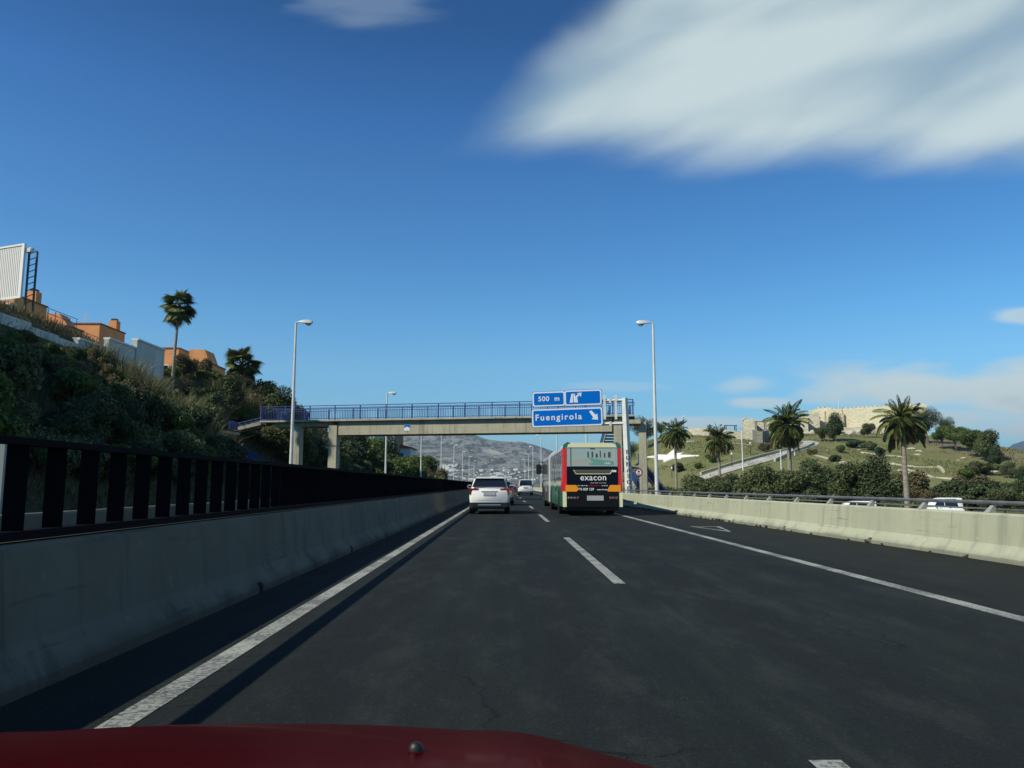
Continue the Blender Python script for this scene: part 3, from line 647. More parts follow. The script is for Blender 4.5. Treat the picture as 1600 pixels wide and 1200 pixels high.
poly(b2, 'road_symbol', [(-.96, -.34), (-.72, -.34), (-.70, .30), (-.82, .30)]); poly(b2, 'road_symbol', [(-.66, -.34), (-.36, -.34), (-.42, .02), (-.20, .22), (-.30, .30), (-.56, .08), (-.57, .30), (-.68, .30)])
poly(b2, 'arrow_head', [(-.40, .34), (-.08, .36), (-.14, .06)])
poly(b3, 'arrow', [(1.60, .36), (1.76, .44), (2.06, .10), (2.18, .20), (2.22, -.26), (1.76, -.20), (1.88, -.08)])
# scrawled marks up the post and the pier
INK = mat('spray_paint', (0.03, 0.03, 0.035), 0.8)
for k, ch in enumerate('RUNABQO'):
    z = 3.55-0.42*k; me = text_mesh('graffiti', ch, 0.42, INK, bold=0.01); o = on(sg, me, lean*(z/top.z)+0.0, z, -0.235-0.0); o.rotation_euler = (0, 0, 0)
# ================================================================ lamp posts
def lamp_proto():
    r = empty('lamp_post')
    H = 10.9
    MB().tube([(0, 0, -2.4), (0, 0, 1.4), (0, 0, H)], [0.125, 0.115, 0.062], 12).build('pole', POLEM, r, True)
    MB().box((0, 0, 0.04), (0.40, 0.40, 0.08)).build('base_plate', GALV, r)
    MB().tube([(0, 0, H-0.05), (0.10, 0, H+0.03), (0.28, 0, H+0.07)], 0.045, 8).build('arm', POLEM, r, True)
    rings = []
    for x, w, zt, zb in ((0.16, .05, .10, .02), (0.30, .10, .15, .00), (0.55, .145, .19, -.03), (0.80, .14, .18, -.05), (0.96, .09, .13, -.03), (1.0, .03, .09, .0)):
        rings.append([(x, -w, H+zb), (x, -w*.75, H+zt*.85), (x, 0, H+zt), (x, w*.75, H+zt*.85), (x, w, H+zb), (x, 0, H+zb-.01)])
    hd = MB().loft(rings).build('lamp_head', POLEM, r, True)
    MB().loft([[(x, -w, H+z0), (x, w, H+z0), (x, w*.6, H+z1), (x, -w*.6, H+z1)] for x, w, z0, z1 in ((.52, .08, -.03, -.06), (.66, .12, -.045, -.17), (.84, .11, -.055, -.17), (.93, .06, -.03, -.07))]).build('lens', mat('lamp_lens', (0.35, 0.36, 0.36), 0.15, spec=0.7), hd, True)
    return r
lp = lamp_proto(); first = True
LL = [46, 82.3, 116.5, 153, 191, 229, 270, 312]; 
names = ['tall lamp post on the left in front of the footbridge', 'left lamp post just behind the footbridge with its head above the railing', 'left lamp post behind the footbridge beside the round green pine',
         'left lamp post beside the pale town, first whose head shows under the bridge', 'left lamp post in the far row, fifth from the camera', 'left lamp post in the far row, sixth from the camera', 'left lamp post in the far row, seventh from the camera', 'left lamp post in the far row, eighth from the camera']
for d_, nm in zip(LL, names):
    o = lp if first else copy_tree(lp); first = False
    o.location = (-12.55, d_, 0); tag(o, nm, 'lamp post', 'motorway lamp posts')
RL = [(46, 8.85), (82, 8.5), (118, 7.75), (153, 6.95), (199, 6.95), (245, 7.2), (300, 7.4)]
names = ['tall lamp post on the right behind the barrier, before the palms', 'right lamp post seen between the beam and the bus roof, nearest the stairs', 'right lamp post rising above the middle of the bus roof',
         'right lamp post left of the bus, head in front of the mountain', 'right lamp post left of the bus, second in the far row', 'right lamp post left of the bus, third in the far row', 'right lamp post left of the bus, farthest in the row']
for (d_, x_), nm in zip(RL, names):
    o = copy_tree(lp); o.location = (x_, d_, 0); o.rotation_euler = (0, 0, math.pi); tag(o, nm, 'lamp post', 'motorway lamp posts')
mp = empty('marker_post', (at(5, 700, 14).x, 14, 0)); tag(mp, 'pale marker post beyond the dark screen at the left picture edge', 'post')
MB().box((0, 0, 1.0), (.09, .06, 2.0)).build('post', mat('marker_grey', (0.22, 0.26, 0.25), 0.6), mp); MB().box((0, 0, 2.06), (.26, .08, .07)).build('cap', SIGNWHITE, mp)

# ================================================================ vehicles
CARW = mat('car_white', (0.90, 0.90, 0.85), 0.3, coat=0.6); CARG = mat('car_silver', (0.42, 0.46, 0.45), 0.35, coat=0.6, metal=0.3)
TAIL = mat('tail_red', (0.26, 0.012, 0.018), 0.2, coat=0.5); CHROME = mat('chrome', (0.6, 0.6, 0.6), 0.25, metal=0.9); PLATE = mat('number_plate', (0.42, 0.42, 0.41), 0.6)
def wheel(parent, x, y, r, w, out):
    t = MB().tube([(x-w/2, y, r), (x+w/2, y, r)], r, 20).build('wheel', RUBBER, parent, True)
    s = 1 if out > 0 else -1
    MB().tube([(x+s*(w/2+.002), y, r), (x+s*(w/2+.015), y, r)], r*0.62, 16).build('rim', CHROME, t, True)
    return t
def make_car(name, label, cat, loc, paint, W, Hh, L, van=False, bf=0.60):
    r = empty(name, loc); tag(r, label, cat)
    w = W/2; zb = 0.28; belt = Hh*bf
    def ring(y, k, lo, hi):   # lower body section
        return [(-w*k*.80, y, lo), (-w*k*.97, y, lo+.10), (-w*k, y, (lo+hi)/2), (-w*k*.985, y, hi-.08), (-w*k*.93, y, hi), (w*k*.93, y, hi), (w*k*.985, y, hi-.08), (w*k, y, (lo+hi)/2), (w*k*.97, y, lo+.10), (w*k*.80, y, lo)]
    hood = belt-0.05 if not van else belt
    secs = [(0, .88, .42, belt-.10), (.05, .945, .34, belt-.02), (.16, .985, .30, belt), (.5, 1.0, zb, belt), (L*.5, 1.0, zb, belt), (L*.68, 1.0, zb, belt-.02), (L*.9, .96, .28, hood-.10), (L*.98, .85, .34, hood-.22), (L, .74, .42, hood-.34)]
    MB().loft([ring(*s) for s in secs]).build('body', paint, r, True)
    def gring(y, k, top): return [(-w*.955*k, y, belt-.01), (-w*.90*k, y, belt+.12*(top-belt)), (-w*.79*k, y, top-.09), (-w*.68*k, y, top-.02), (0, y, top+.015), (w*.68*k, y, top-.02), (w*.79*k, y, top-.09), (w*.90*k, y, belt+.12*(top-belt)), (w*.955*k, y, belt-.01)]
    rake = 0.36 if not van else 0.06
    g = [(.12, .97, belt+.06), (.12+rake, .99, Hh-.02), (.12+rake+.5, 1.0, Hh), (L*.5, 1.0, Hh), (L*.6, .98, Hh-.05), (L*(.75 if not van else .84), .95, belt+.05)]
    MB().loft([gring(*s) for s in g]).build('cabin', paint, r, True)
    # glass: rear window, side windows
    def pane(nm, q, off, m=GLASS, par=r):
        q = [Vector(v) for v in q]; n_ = (q[1]-q[0]).cross(q[2]-q[0]).normalized(); mid = Vector((0, L/2, belt))
        if n_.dot(sum(q, Vector())/len(q)-mid) < 0: n_ = -n_
        return MB().add([v+n_*off for v in q]+[v+n_*(off-.03) for v in q], [tuple(range(len(q)))]+[tuple(range(len(q), 2*len(q)))]+[(i, (i+1) % len(q), (i+1) % len(q)+len(q), i+len(q)) for i in range(len(q))]).build(nm, m, par)
    t0 = belt+.04; t1 = Hh-.11
    yb = .12; yt = .12+rake*.93
    pane('rear_window', [(-w*.84, yb, t0), (w*.84, yb, t0), (w*.70, yt, t1), (w*.40, yt+.01, t1+.02), (-w*.40, yt+.01, t1+.02), (-w*.70, yt, t1)], 0.05)
    for s in (-1, 1):
        if not van or True:
            pane('side_window', [(s*w*.93, .62, t0+.02), (s*w*.93, L*.44, t0+.02), (s*w*.80, L*.44, t1), (s*w*.80, .75, t1)], 0.035)
            pane('side_window', [(s*w*.93, L*.46, t0+.02), (s*w*.93, L*.68, t0+.02), (s*w*.80, L*.575, t1), (s*w*.80, L*.46, t1)], 0.035)
        pane('tail_light', [(s*w*.60, .035, belt-.20), (s*w*.97, .035, belt-.26), (s*w*.97, .035, belt+.02), (s*w*.52, .035, belt-.02)], 0.03, TAIL)
        MB().box((s*w*.95, .14, belt-.12), (.05, .34, .22)).build('tail_light', TAIL, r, bevel=.01)
        m = MB().box((s*(w+.10), L*.66, belt+.08), (.20, .10, .15)).build('mirror', paint if not van else BLACK, r, bevel=.03); MB().box((s*(w+.10), L*.66-.054, belt+.08), (.16, .01, .11)).build('mirror_glass', GLASS, m)
        wheel(r, s*(w-.13), .78, .34, .23, s); wheel(r, s*(w-.13), L-.85, .34, .23, s)
        for yy in (.55*L, .33*L): MB().box((s*(w+.005), yy, belt-.10), (.03, .2, .03)).build('door_handle', CHROME, r)
    bp_ = MB().loft([[(-w*k, y, .30), (-w*k, y, .50), (w*k, y, .50), (w*k, y, .30)] for y, k in ((-.035, .84), (-.01, .93), (.12, .975))]).build('bumper', BLACK, r)
    MB().box((0, -.045, .40), (W*.55, .02, .05)).build('skid_trim', CHROME, bp_)
    pl = MB().box((0, -.012 if not van else -.02, belt-.24), (.52, .03, .12)).build('number_plate', PLATE, r)
    MB().box((0, -.002, belt-.13), (.7, .03, .035)).build('plate_garnish', CHROME, r)
    MB().tube([(-w*.62, .004, .60), (w*.62, .004, .60)], .008, 4).build('tailgate_seam', BLACK, r)
    MB().box((0, .30, .30), (W*.72, .5, .14)).build('underbody', BLACK, r)
    MB().box((0, L/2, .26), (W*.86, L*.8, .10)).build('underbody', BLACK, r)
    if not van:
        MB().loft([[(-w*.7, y, Hh-.06), (-w*.62, y, Hh+.01), (w*.62, y, Hh+.01), (w*.7, y, Hh-.06)] for y in (.30, .56)]).build('spoiler', paint, r)
        for s in (-1, 1): MB().tube([(s*w*.66, .7, Hh+.02), (s*w*.66, L*.55, Hh+.02)], .02, 6).build('roof_rail', CHROME, r)
    return r
make_car('suv', 'white suv with red tail lights driving in the left lane behind the others', 'car', (-0.70, 34.2, 0.004), CARW, 1.78, 1.60, 4.6, bf=0.69)
make_car('hatchback', 'pale grey car half hidden in front of the white suv', 'car', (-0.36, 48.6, 0.004), CARG, 1.76, 1.50, 4.3, bf=0.66)
make_car('delivery_van', 'small white van far ahead in the right lane left of the bus', 'van', (2.45, 96, 0.004), CARW, 1.85, 1.95, 4.9, True)
make_car('parked_van', 'white van parked among trees left, nearest the white lamp poles', 'van', (at(1178, 785, 84).x, 84, tz(30, 84)), CARW, 1.9, 1.95, 4.9, True).rotation_euler = (0, 0, R(-70))
van2 = make_car('parked_van', 'white van parked in front of the dark trees, seen over the steel rail', 'van', (at(1368, 785, 80).x, 80, tz(38, 80)), CARW, 1.9, 2.0, 4.6, True); van2.rotation_euler = (0, 0, R(82))
van3 = make_car('camper_van', 'white camper parked behind the rail, rightmost of the parked vehicles', 'van', (at(1503, 790, 82).x, 82, tz(48, 82)), CARW, 2.0, 2.3, 4.2, True); van3.rotation_euler = (0, 0, R(76))
# ---------------------------------------------------------------- bus
BW, BL, BH = 2.44, 18.2, 2.98
bus = empty('articulated_bus', (3.575, 32.3, 0.004)); tag(bus, 'articulated bus with black red and orange rear in the right lane', 'bus')
def bus_side_mat():
    m = bpy.data.materials.new('bus_side_livery'); m.use_nodes = True; nb = NB(m.node_tree); p = m.node_tree.nodes['Principled BSDF']
    tc = nb.n('ShaderNodeTexCoord').outputs['Object']; s = nb.n('ShaderNodeSeparateXYZ'); nb.link(tc, s.inputs[0])
    st = nb.noise(nb.mapping(tc, scale=(0.1, 1.4, 0.12)), 1.3, 3, 0.6); wv = nb.noise(nb.mapping(tc, scale=(0.1, 0.9, 1.2)), 1.6, 4, 0.6)
    green = nb.mix(nb.ss(st, 0.40, 0.60), (0.010, 0.075, 0.042, 1), (0.035, 0.17, 0.095, 1))
    green = nb.mix(nb.ss(st, 0.62, 0.66), green, (0.26, 0.27, 0.21, 1))
    far = nb.mix(nb.ss(st, 0.45, 0.56), (0.025, 0.035, 0.033, 1), (0.17, 0.18, 0.165, 1)); green = nb.mix(nb.ss(s.outputs[1], 9.6, 10.0), green, far)
    zz = nb.m('ADD', s.outputs[2], nb.m('MULTIPLY', nb.m('SUBTRACT', wv, 0.5), 0.5))
    c = nb.mix(nb.ss(zz, 1.18, 1.26), green, (0.50, 0.52, 0.48, 1)); c = nb.mix(nb.ss(zz, 1.42, 1.46), c, (0.11, 0.12, 0.125, 1))
    c = nb.mix(nb.ss(s.outputs[2], 2.70, 2.72), c, (0.42, 0.44, 0.40, 1))
    nb.link(c, p.inputs['Base Color']); p.inputs['Roughness'].default_value = 0.28; p.inputs['Coat Weight'].default_value = 0.3
    return m
SIDE = bus_side_mat(); CREAM = mat('bus_cream', (0.85, 0.83, 0.50), 0.4, coat=0.3); RED = mat('bus_red', (0.75, 0.010, 0.018), 0.35, coat=0.4)
NAVY = mat('bus_black', (0.004, 0.005, 0.012), 0.35, spec=0.2); ORANGE = mat('bus_orange', (0.95, 0.33, 0.008), 0.45); WHITE = mat('bus_white', (0.9, 0.9, 0.87), 0.5)
LIGHTG = mat('bus_silver', (0.70, 0.71, 0.68), 0.4); GREENR = mat('bus_roof_green', (0.02, 0.17, 0.12), 0.4)
w = BW/2
def bring(y, k=1.0, top=BH): return [(-w*k, y, .36), (-w*k, y, 2.62), (-w*k*.965, y, top-.16), (-w*k*.82, y, top-.03), (0, y, top+.02), (w*k*.82, y, top-.03), (w*k*.965, y, top-.16), (w*k, y, 2.62), (w*k, y, .36)]
MB().loft([bring(.06, .975, BH-.02), bring(.16), bring(9.2)]).build('rear_body', SIDE, bus, True)
MB().loft([bring(10.3), bring(17.7), bring(18.1, .96, BH-.08), bring(18.2, .90, BH-.2)]).build('front_body', SIDE, bus, True)
MB().loft([bring(9.2+1.1*k/10, .955 if k % 2 else .93, BH-.08) for k in range(11)]).build('bellows', mat('bellows_rubber', (0.09, 0.095, 0.095), 0.8), bus)
for y in (9.2, 10.28): MB().loft([bring(y-.05, 1.012, BH+.02), bring(y+.05, 1.012, BH+.02)]).build('joint_frame', LIGHTG, bus)
MB().box((0, 5.2, .30), (BW*.9, 9.6, .2)).build('underbody', BLACK, bus); MB().box((0, 14, .30), (BW*.9, 7.4, .2)).build('underbody', BLACK, bus)
def rear(nm, pts, m, y0=0.0, y1=0.07, par=bus): return MB().prism(pts, 'y', y0, y1).build(nm, m, par)
def rq(x0, x1, z0, z1): return [(x0, z0), (x1, z0), (x1, z1), (x0, z1)]
rear('rear_panel', [(-1.07, .98), (1.05, .98), (1.04, 2.0), (-1.06, 2.0)], NAVY, 0.0, .1)
rear('rear_bumper', [(-1.07, .36), (1.07, .36), (1.06, .975), (-1.07, .975)], mat('bus_bumper', (0.006, 0.0065, 0.007), 0.6, spec=0.2), -.03, .1)
for s in (-1, 1):
    rear('corner_panel', rq(min(s*1.075, s*1.225), max(s*1.075, s*1.225), .36, .99), CREAM, -.01, .12)
    rear('red_pillar', [(s*1.065, 1.0), (s*1.215, 1.0), (s*1.185, 2.72), (s*1.055, 2.80)], RED, -.006, .12)
    MB().box((s*1.20, .55, 1.85), (.055, .9, 1.75)).build('red_side_strip', RED, bus) if s < 0 else None
    rear('roof_corner', [(s*.92, 2.84), (s*1.20, 2.74), (s*1.17, 2.92), (s*1.02, 3.02), (s*.90, 2.97)], GREENR, .0, .45)
rear('roof_cap', [(-1.04, 2.79), (1.02, 2.79), (.96, 2.93), (.5, 2.985), (-.5, 2.985), (-.98, 2.93)], CREAM, -.02, .3)
SHINE = mat('bus_rear_glass', (0.36, 0.41, 0.38), 0.04, spec=1.0, coat=1.0)  # pale base colour paints in the sky's reflection on the glass
rw = rear('rear_window', rq(-1.05, 1.04, 2.01, 2.785), SHINE, .004, .09)
rear('window_seal', rq(-.90, -.875, 2.02, 2.77), BLACK, -.006, .003, rw); rear('window_seal', rq(.90, .915, 2.02, 2.77), LIGHTG, -.006, .003, rw); rear('window_seal', rq(-.87, .895, 2.03, 2.045), LIGHTG, -.006, .003, rw)
POSTER = mat('window_sticker', (0.16, 0.36, 0.29), 0.35)
rear('sticker', [(-.12, 2.05), (.88, 2.05), (.88, 2.22), (-.16, 2.36), (.02, 2.2)], POSTER, -.005, .003, rw)
rear('sticker', [(-.86, 2.05), (-.20, 2.05), (-.05, 2.20), (-.30, 2.34), (-.86, 2.30)], mat('sticker_grey', (0.42, 0.44, 0.38), 0.4), -.004, .003, rw)
rnd = random.Random(3)
for k in range(6): 
    x = -.2+.17*k; rear('sticker_figure', rq(x, x+rnd.uniform(.04, .1), 2.38, 2.48+rnd.uniform(.05, .2)), mat('sticker_dark', (0.06, 0.08, 0.075), 0.4), -.0045, .003, rw)
rear('window_handle', rq(-.1, .08, 2.755, 2.775), BLACK, -.03, .0, rw)
on(rw, text_mesh('lettering', '1846', 0.13, SIGNWHITE, bold=.002), .62, 2.13, -.008)
gr = rear('grille', [(-.68, 1.70), (.73, 1.70), (.83, 1.87), (-.77, 1.87)], mat('grille_mesh', (0.11, 0.11, 0.07), 0.6, var=0.3, scale=40), -.010, .0)
for k in range(6): 
    z = 1.715+.025*k; e = (z-1.70)/.17*.09; rear('grille_bar', rq(-.67-e, .72+e, z, z+.010), mat('grille_bar', (0.20, 0.20, 0.13), 0.6), -.020, -.011, gr)
for a_, b_ in (((-.68, 1.70), (.73, 1.70)), ((-.68, 1.70), (-.78, 1.875)), ((.73, 1.70), (.84, 1.875))):
    MB().tube([(a_[0], -.014, a_[1]), (b_[0], -.014, b_[1])], .014, 5).build('grille_rim', CREAM, gr)
def fit(me, width):
    xs_ = [v.co.x for v in me.vertices]; k = width/(max(xs_)-min(xs_)); c = (max(xs_)+min(xs_))/2
    me.transform(Matrix.Translation((-c*k, 0, 0)) @ Matrix.Diagonal((k, 1, k, 1))); return me
on(bus, fit(text_mesh('lettering', 'exacon', 0.5, WHITE, 1.08, bold=.004), 1.06), .03, 1.55, -.010)
def scribble(nm, x0, x1, z, h, m, seed):
    """a line of print too small to read: one row of little strokes"""
    r_ = random.Random(seed); b = MB(); x = x0
    while x < x1:
        ww = r_.uniform(.012, .03); b.prism(rq(x, min(x+ww, x1), z-h/2*r_.uniform(.5, 1), z+h/2*r_.uniform(.5, 1)), 'y', -.009, -.003); x += ww+r_.choice([.008, .008, .03])
    return tag(b.build(nm, m, bus), kind='stuff')
scribble('small_print', -.08, .56, 1.335, .03, LIGHTG, 1); scribble('small_print', -.62, -.22, 1.225, .035, WHITE, 2); scribble('small_print', -.18, .30, 1.225, .03, RED, 3); scribble('small_print', .36, .64, 1.225, .03, WHITE, 4)
on(bus, fit(text_mesh('lettering', '75 029 129', 0.2, WHITE, 1.0, bold=.004), .62), -.26, 1.075, -.010); scribble('small_print', .18, .66, 1.06, .045, WHITE, 5)
rear('indicator_panel', [(-1.12, .985), (-.66, .985), (-.56, 1.08), (-.68, 1.25), (-1.10, 1.25)], ORANGE, -.035, .02); rear('indicator_panel', [(.62, .985), (1.16, .985), (1.14, 1.25), (.72, 1.25), (.62, 1.08)], ORANGE, -.035, .02)
LAMPG = mat('lamp_cluster', (0.16, 0.10, 0.10), 0.1, coat=1.0)
for k, x in enumerate((-1.0, -.88, -.75, -.62, .72, .84, .97)):
    t = MB().tube([(x, -.035, .735), (x, -.055, .735)], .055, 14).build('rear_lamp', LAMPG, bus, True); MB().tube([(x, -.056, .735), (x, -.062, .735)], .03, 10).build('lamp_lens', CHROME if k < 3 else TAIL, t)
rear('number_plate', rq(-.24, .44, .62, .82), PLATE, -.045, -.031)
rear('fleet_number', rq(.80, .98, 1.78, 1.86), WHITE, -.012, -.004)
for y in (2.6, 8.6, 15.6):
    for s in (-1, 1): wheel(bus, s*(w-.17), y, .48, .30, s)
    MB().tube([(-w-.006, y, .5), (-w+.2, y, .5)], .56, 20).build('wheel_arch', BLACK, bus)
for k in range(5):
    MB().box((-w-.004, 1.1+1.62*k, 2.06), (.02, 1.46, 1.05)).build('side_window', GLASS if k % 2 else mat('tinted_side_glass', (0.10, 0.115, 0.12), 0.08, spec=0.8), bus) if k not in (2,) else MB().box((-w-.004, 1.1+1.62*k, 2.06), (.02, 1.46, 1.05)).build('side_window', mat('tinted_side_glass', (0, 0, 0)), bus)
for k in range(4): MB().box((-w-.004, 11.2+1.62*k, 2.06), (.02, 1.46, 1.05)).build('side_window', mat('tinted_side_glass', (0, 0, 0)), bus)
for k in range(4): MB().box((-w-.016, 1.4+1.62*k+(0 if k < 2 else .3), 2.28), (.016, .62, .42)).build('vent_window', GLASS, bus)
MB().box((-w-.012, 17.2, 1.6), (.03, 1.0, 2.2)).build('door', GLASS, bus)
mr = MB().box((-w-.22, 18.0, 2.25), (.34, .22, .62)).build('mirror', BLACK, bus, bevel=.05); MB().tube([(-w+.1, 18.0, 2.7), (-w-.2, 18.05, 2.72), (-w-.22, 18.0, 2.5)], .03, 6).build('mirror_arm', BLACK, mr)
MB().box((0, 5.0, BH+.10), (1.7, 3.2, .16)).build('roof_unit', LIGHTG, bus, bevel=.05); MB().box((0, 14, BH+.10), (1.7, 2.6, .16)).build('roof_unit', LIGHTG, bus, bevel=.05)

# ---------------------------------------------------------------- bonnet of the car the view is from
REDCAR = mat('red_car_paint', (0.17, 0.006, 0.006), 0.24, metal=0.75, coat=0.06, spec=0.1, var=0.06, scale=3); REDCAR.node_tree.nodes['Principled BSDF'].inputs['Specular Tint'].default_value = (0.45, 0.02, 0.02, 1)
hood = empty('red_car', (-0.44, 0.0, 0.030)); tag(hood, 'dark red car bonnet filling the bottom edge of the view', 'car')
rings = []
for y, zc, hw, drop in ((0.86, .905, .84, .10), (1.0, .885, .845, .11), (1.2, .855, .85, .12), (1.4, .815, .84, .13), (1.55, .775, .82, .14), (1.68, .725, .78, .15), (1.78, .665, .74, .15), (1.85, .59, .70, .14), (1.88, .50, .67, .12)):
    row = []
    for k in range(25):
        t = -1+2*k/24.0; row.append((1.1*hw*t*(1+.02*abs(t)), y-.10*t*t, zc-drop*(abs(t)**3.0) + .014*math.exp(-((abs(t)-.52)/.07)**2)))
    rings.append(row)
b = MB(); n = 25
b.add([p for r_ in rings for p in r_], [(i*n+k, i*n+k+1, (i+1)*n+k+1, (i+1)*n+k) for i in range(len(rings)-1) for k in range(n-1)])
o = b.build('bonnet', REDCAR, hood, True); sm = o.modifiers.new('thickness', 'SOLIDIFY'); sm.thickness = 0.02; sm.offset = -1; ss_ = o.modifiers.new('smooth', 'SUBSURF'); ss_.levels = 1; ss_.render_levels = 2
for s in (-1, 1):
    rg = []
    for y, zc, hw in ((0.80, .80, .84), (1.1, .76, .855), (1.4, .68, .84), (1.62, .58, .79), (1.74, .42, .72)):
        rg.append([(s*(1.1*hw-.02), y-.1, zc-.035), (s*(1.1*hw+.05), y-.12, zc-.09), (s*(1.1*hw+.11), y-.15, zc-.25), (s*(1.1*hw+.12), y-.16, .30)])
    bb = MB(); bb.add([p for r_ in rg for p in r_], [(i*4+k, i*4+k+1, (i+1)*4+k+1, (i+1)*4+k) for i in range(4) for k in range(3)])
    bb.build('wing', REDCAR, hood, True)
nz = MB().loft([[(.011*math.cos(a)*k, .009*math.sin(a)*k, z*.6) for a in [2*math.pi*q/10 for q in range(10)]] for k, z in ((1, 0), (1, .012), (.7, .022), (.25, .026))]).build('washer_nozzle', BLACK, hood, True)
p = at(650, 1168, 1.12); nz.location = (p.x+.44, 1.12, p.z-.038)

MB().loft([[(x_*k, y_, .20), (x_*k*1.02, y_+.03, .34), (x_*k, y_, .52)] for x_, k, y_ in ((-.74, 1, 1.62), (-.60, 1, 1.84), (0, 1, 1.93), (.60, 1, 1.84), (.74, 1, 1.62))], cap=False).build('bumper', REDCAR, hood, True)
# ================================================================ vegetation
def leaf_mesh(name, lobes, n, size, m, seed, flat=0.0, aspect=1.7, shell=0.45):
    """many small leaf faces spread through the volume of a crown made of lobes (centre, radii)"""
    rg = np.random.default_rng(seed); L = np.array([list(c)+list(r) for c, r in lobes], float)
    vol = L[:, 3]*L[:, 4]*L[:, 5]; k = rg.choice(len(L), n, p=(vol**0.75)/np.sum(vol**0.75))
    d = rg.normal(size=(n, 3)); d /= np.linalg.norm(d, axis=1)[:, None]
    clump = 0.5+0.5*np.sin(d[:, 0]*7+k*1.7)*np.sin(d[:, 1]*8+k)*np.sin(d[:, 2]*7+k*2.3)      # leaf clumps with gaps between
    r = (shell+(1-shell)*rg.random(n)**0.7)*(0.86+0.24*clump)*(1+0.22*rg.random(n)**6)
    c = L[k, :3]+d*L[k, 3:]*r[:, None]
    nrm = d*0.7+rg.normal(size=(n, 3))*0.6; nrm[:, 2] += 0.35; nrm /= np.linalg.norm(nrm, axis=1)[:, None]
    a = np.cross(nrm, rg.normal(size=(n, 3))); a /= np.linalg.norm(a, axis=1)[:, None]; b = np.cross(nrm, a)
    s = (size*(0.6+0.8*rg.random(n)))[:, None]
    v = np.stack([c-a*s*aspect*.5, c+b*s*.5, c+a*s*aspect*.5, c-b*s*.5], 1).reshape(-1, 3)
    return np_mesh(name, v, np.arange(n*4).reshape(-1, 4), m)
def rand_lobes(rx, ry, rz, z0, n, seed, small=0.40):
    r_ = random.Random(seed); out = []
    for i in range(n):
        a = r_.uniform(0, 6.283); q = r_.random()**0.5*0.80; h = r_.uniform(-.85, .85)
        f = math.sqrt(max(0.15, 1-h*h)); k = r_.uniform(.45, 1.3)*small
        out.append(((math.cos(a)*q*rx*f, math.sin(a)*q*ry*f, z0+h*rz*0.62), (rx*k, ry*k, rz*k*r_.uniform(.8, 1.15))))
    return out
def trunk_mesh(h, r, forks, spread, seed, m=BARK):
    r_ = random.Random(seed); b = MB(); top = (r_.uniform(-.1, .1)*h, r_.uniform(-.1, .1)*h, h)
    b.tube([(0, 0, -.6), (r*.3, 0, h*.35), top], [r*1.25, r, r*.72], 7)
    for i in range(forks):
        a = 6.283*i/forks+r_.uniform(-.4, .4); e = spread*r_.uniform(.6, 1.0)
        b.tube([(top[0]*.9, top[1]*.9, h*r_.uniform(.7, .97)), (top[0]+math.cos(a)*e*.5, top[1]+math.sin(a)*e*.5, h+e*.4), (top[0]+math.cos(a)*e, top[1]+math.sin(a)*e, h+e*r_.uniform(.6, 1.0))], [r*.55, r*.38, r*.15], 6)
    return b.mesh('trunk', m, True)
def tree_proto(name, crown, trunk):
    r = empty(name); obj('crown', crown, None, r); obj('trunk', trunk, None, r); return r
# proto trees are unit-ish sized: real metres, then scaled a little per copy
PROTO = {}
def bush(key, m, n, size, seed, rx=1.5, rz=1.2, lob=13, stem=0.5):
    cr = leaf_mesh('crown', rand_lobes(rx, rx, rz, rz*0.85+stem*.3, lob, seed), n, size, m, seed)
    PROTO[key] = (cr, trunk_mesh(stem+.5, 0.07, 5, rx*.55, seed))
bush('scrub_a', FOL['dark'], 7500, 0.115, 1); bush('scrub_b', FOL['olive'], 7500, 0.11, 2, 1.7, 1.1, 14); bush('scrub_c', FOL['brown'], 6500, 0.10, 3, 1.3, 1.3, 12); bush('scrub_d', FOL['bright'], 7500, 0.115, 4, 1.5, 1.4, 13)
def tree(key, m, n, size, seed, rx, rz, z0, lob, h, r, forks=5):
    cr = leaf_mesh('crown', rand_lobes(rx, rx, rz, z0, lob, seed, .42), n, size, m, seed); PROTO[key] = (cr, trunk_mesh(h, r, forks, rx*.6, seed))
tree('olive_a', FOL['olive'], 12000, 0.17, 11, 3.1, 2.9, 3.6, 20, 1.8, .2); tree('olive_b', FOL['dark'], 12000, 0.17, 12, 2.8, 3.2, 3.9, 20, 1.9, .2)
tree('olive_c', FOL['olive'], 10000, 0.17, 13, 2.6, 2.7, 3.3, 17, 1.6, .18); tree('pine', FOL['bright'], 12000, 0.19, 14, 3.3, 2.7, 5.4, 20, 3.2, .26, 7); tree('pine_dark', FOL['dark'], 12000, 0.111, 15, 3.2, 3.2, 5.6, 20, 3.2, .26, 7)
seen = set()
def plant(key, name, loc, s, rz, label, cat, group=None, sz=None):
    cr, tr = PROTO[key]; r = empty(name, loc, rz); obj('crown', cr, None, r); obj('trunk', tr, None, r)
    r.scale = (s, s, sz or s); return tag(r, label, cat, group)
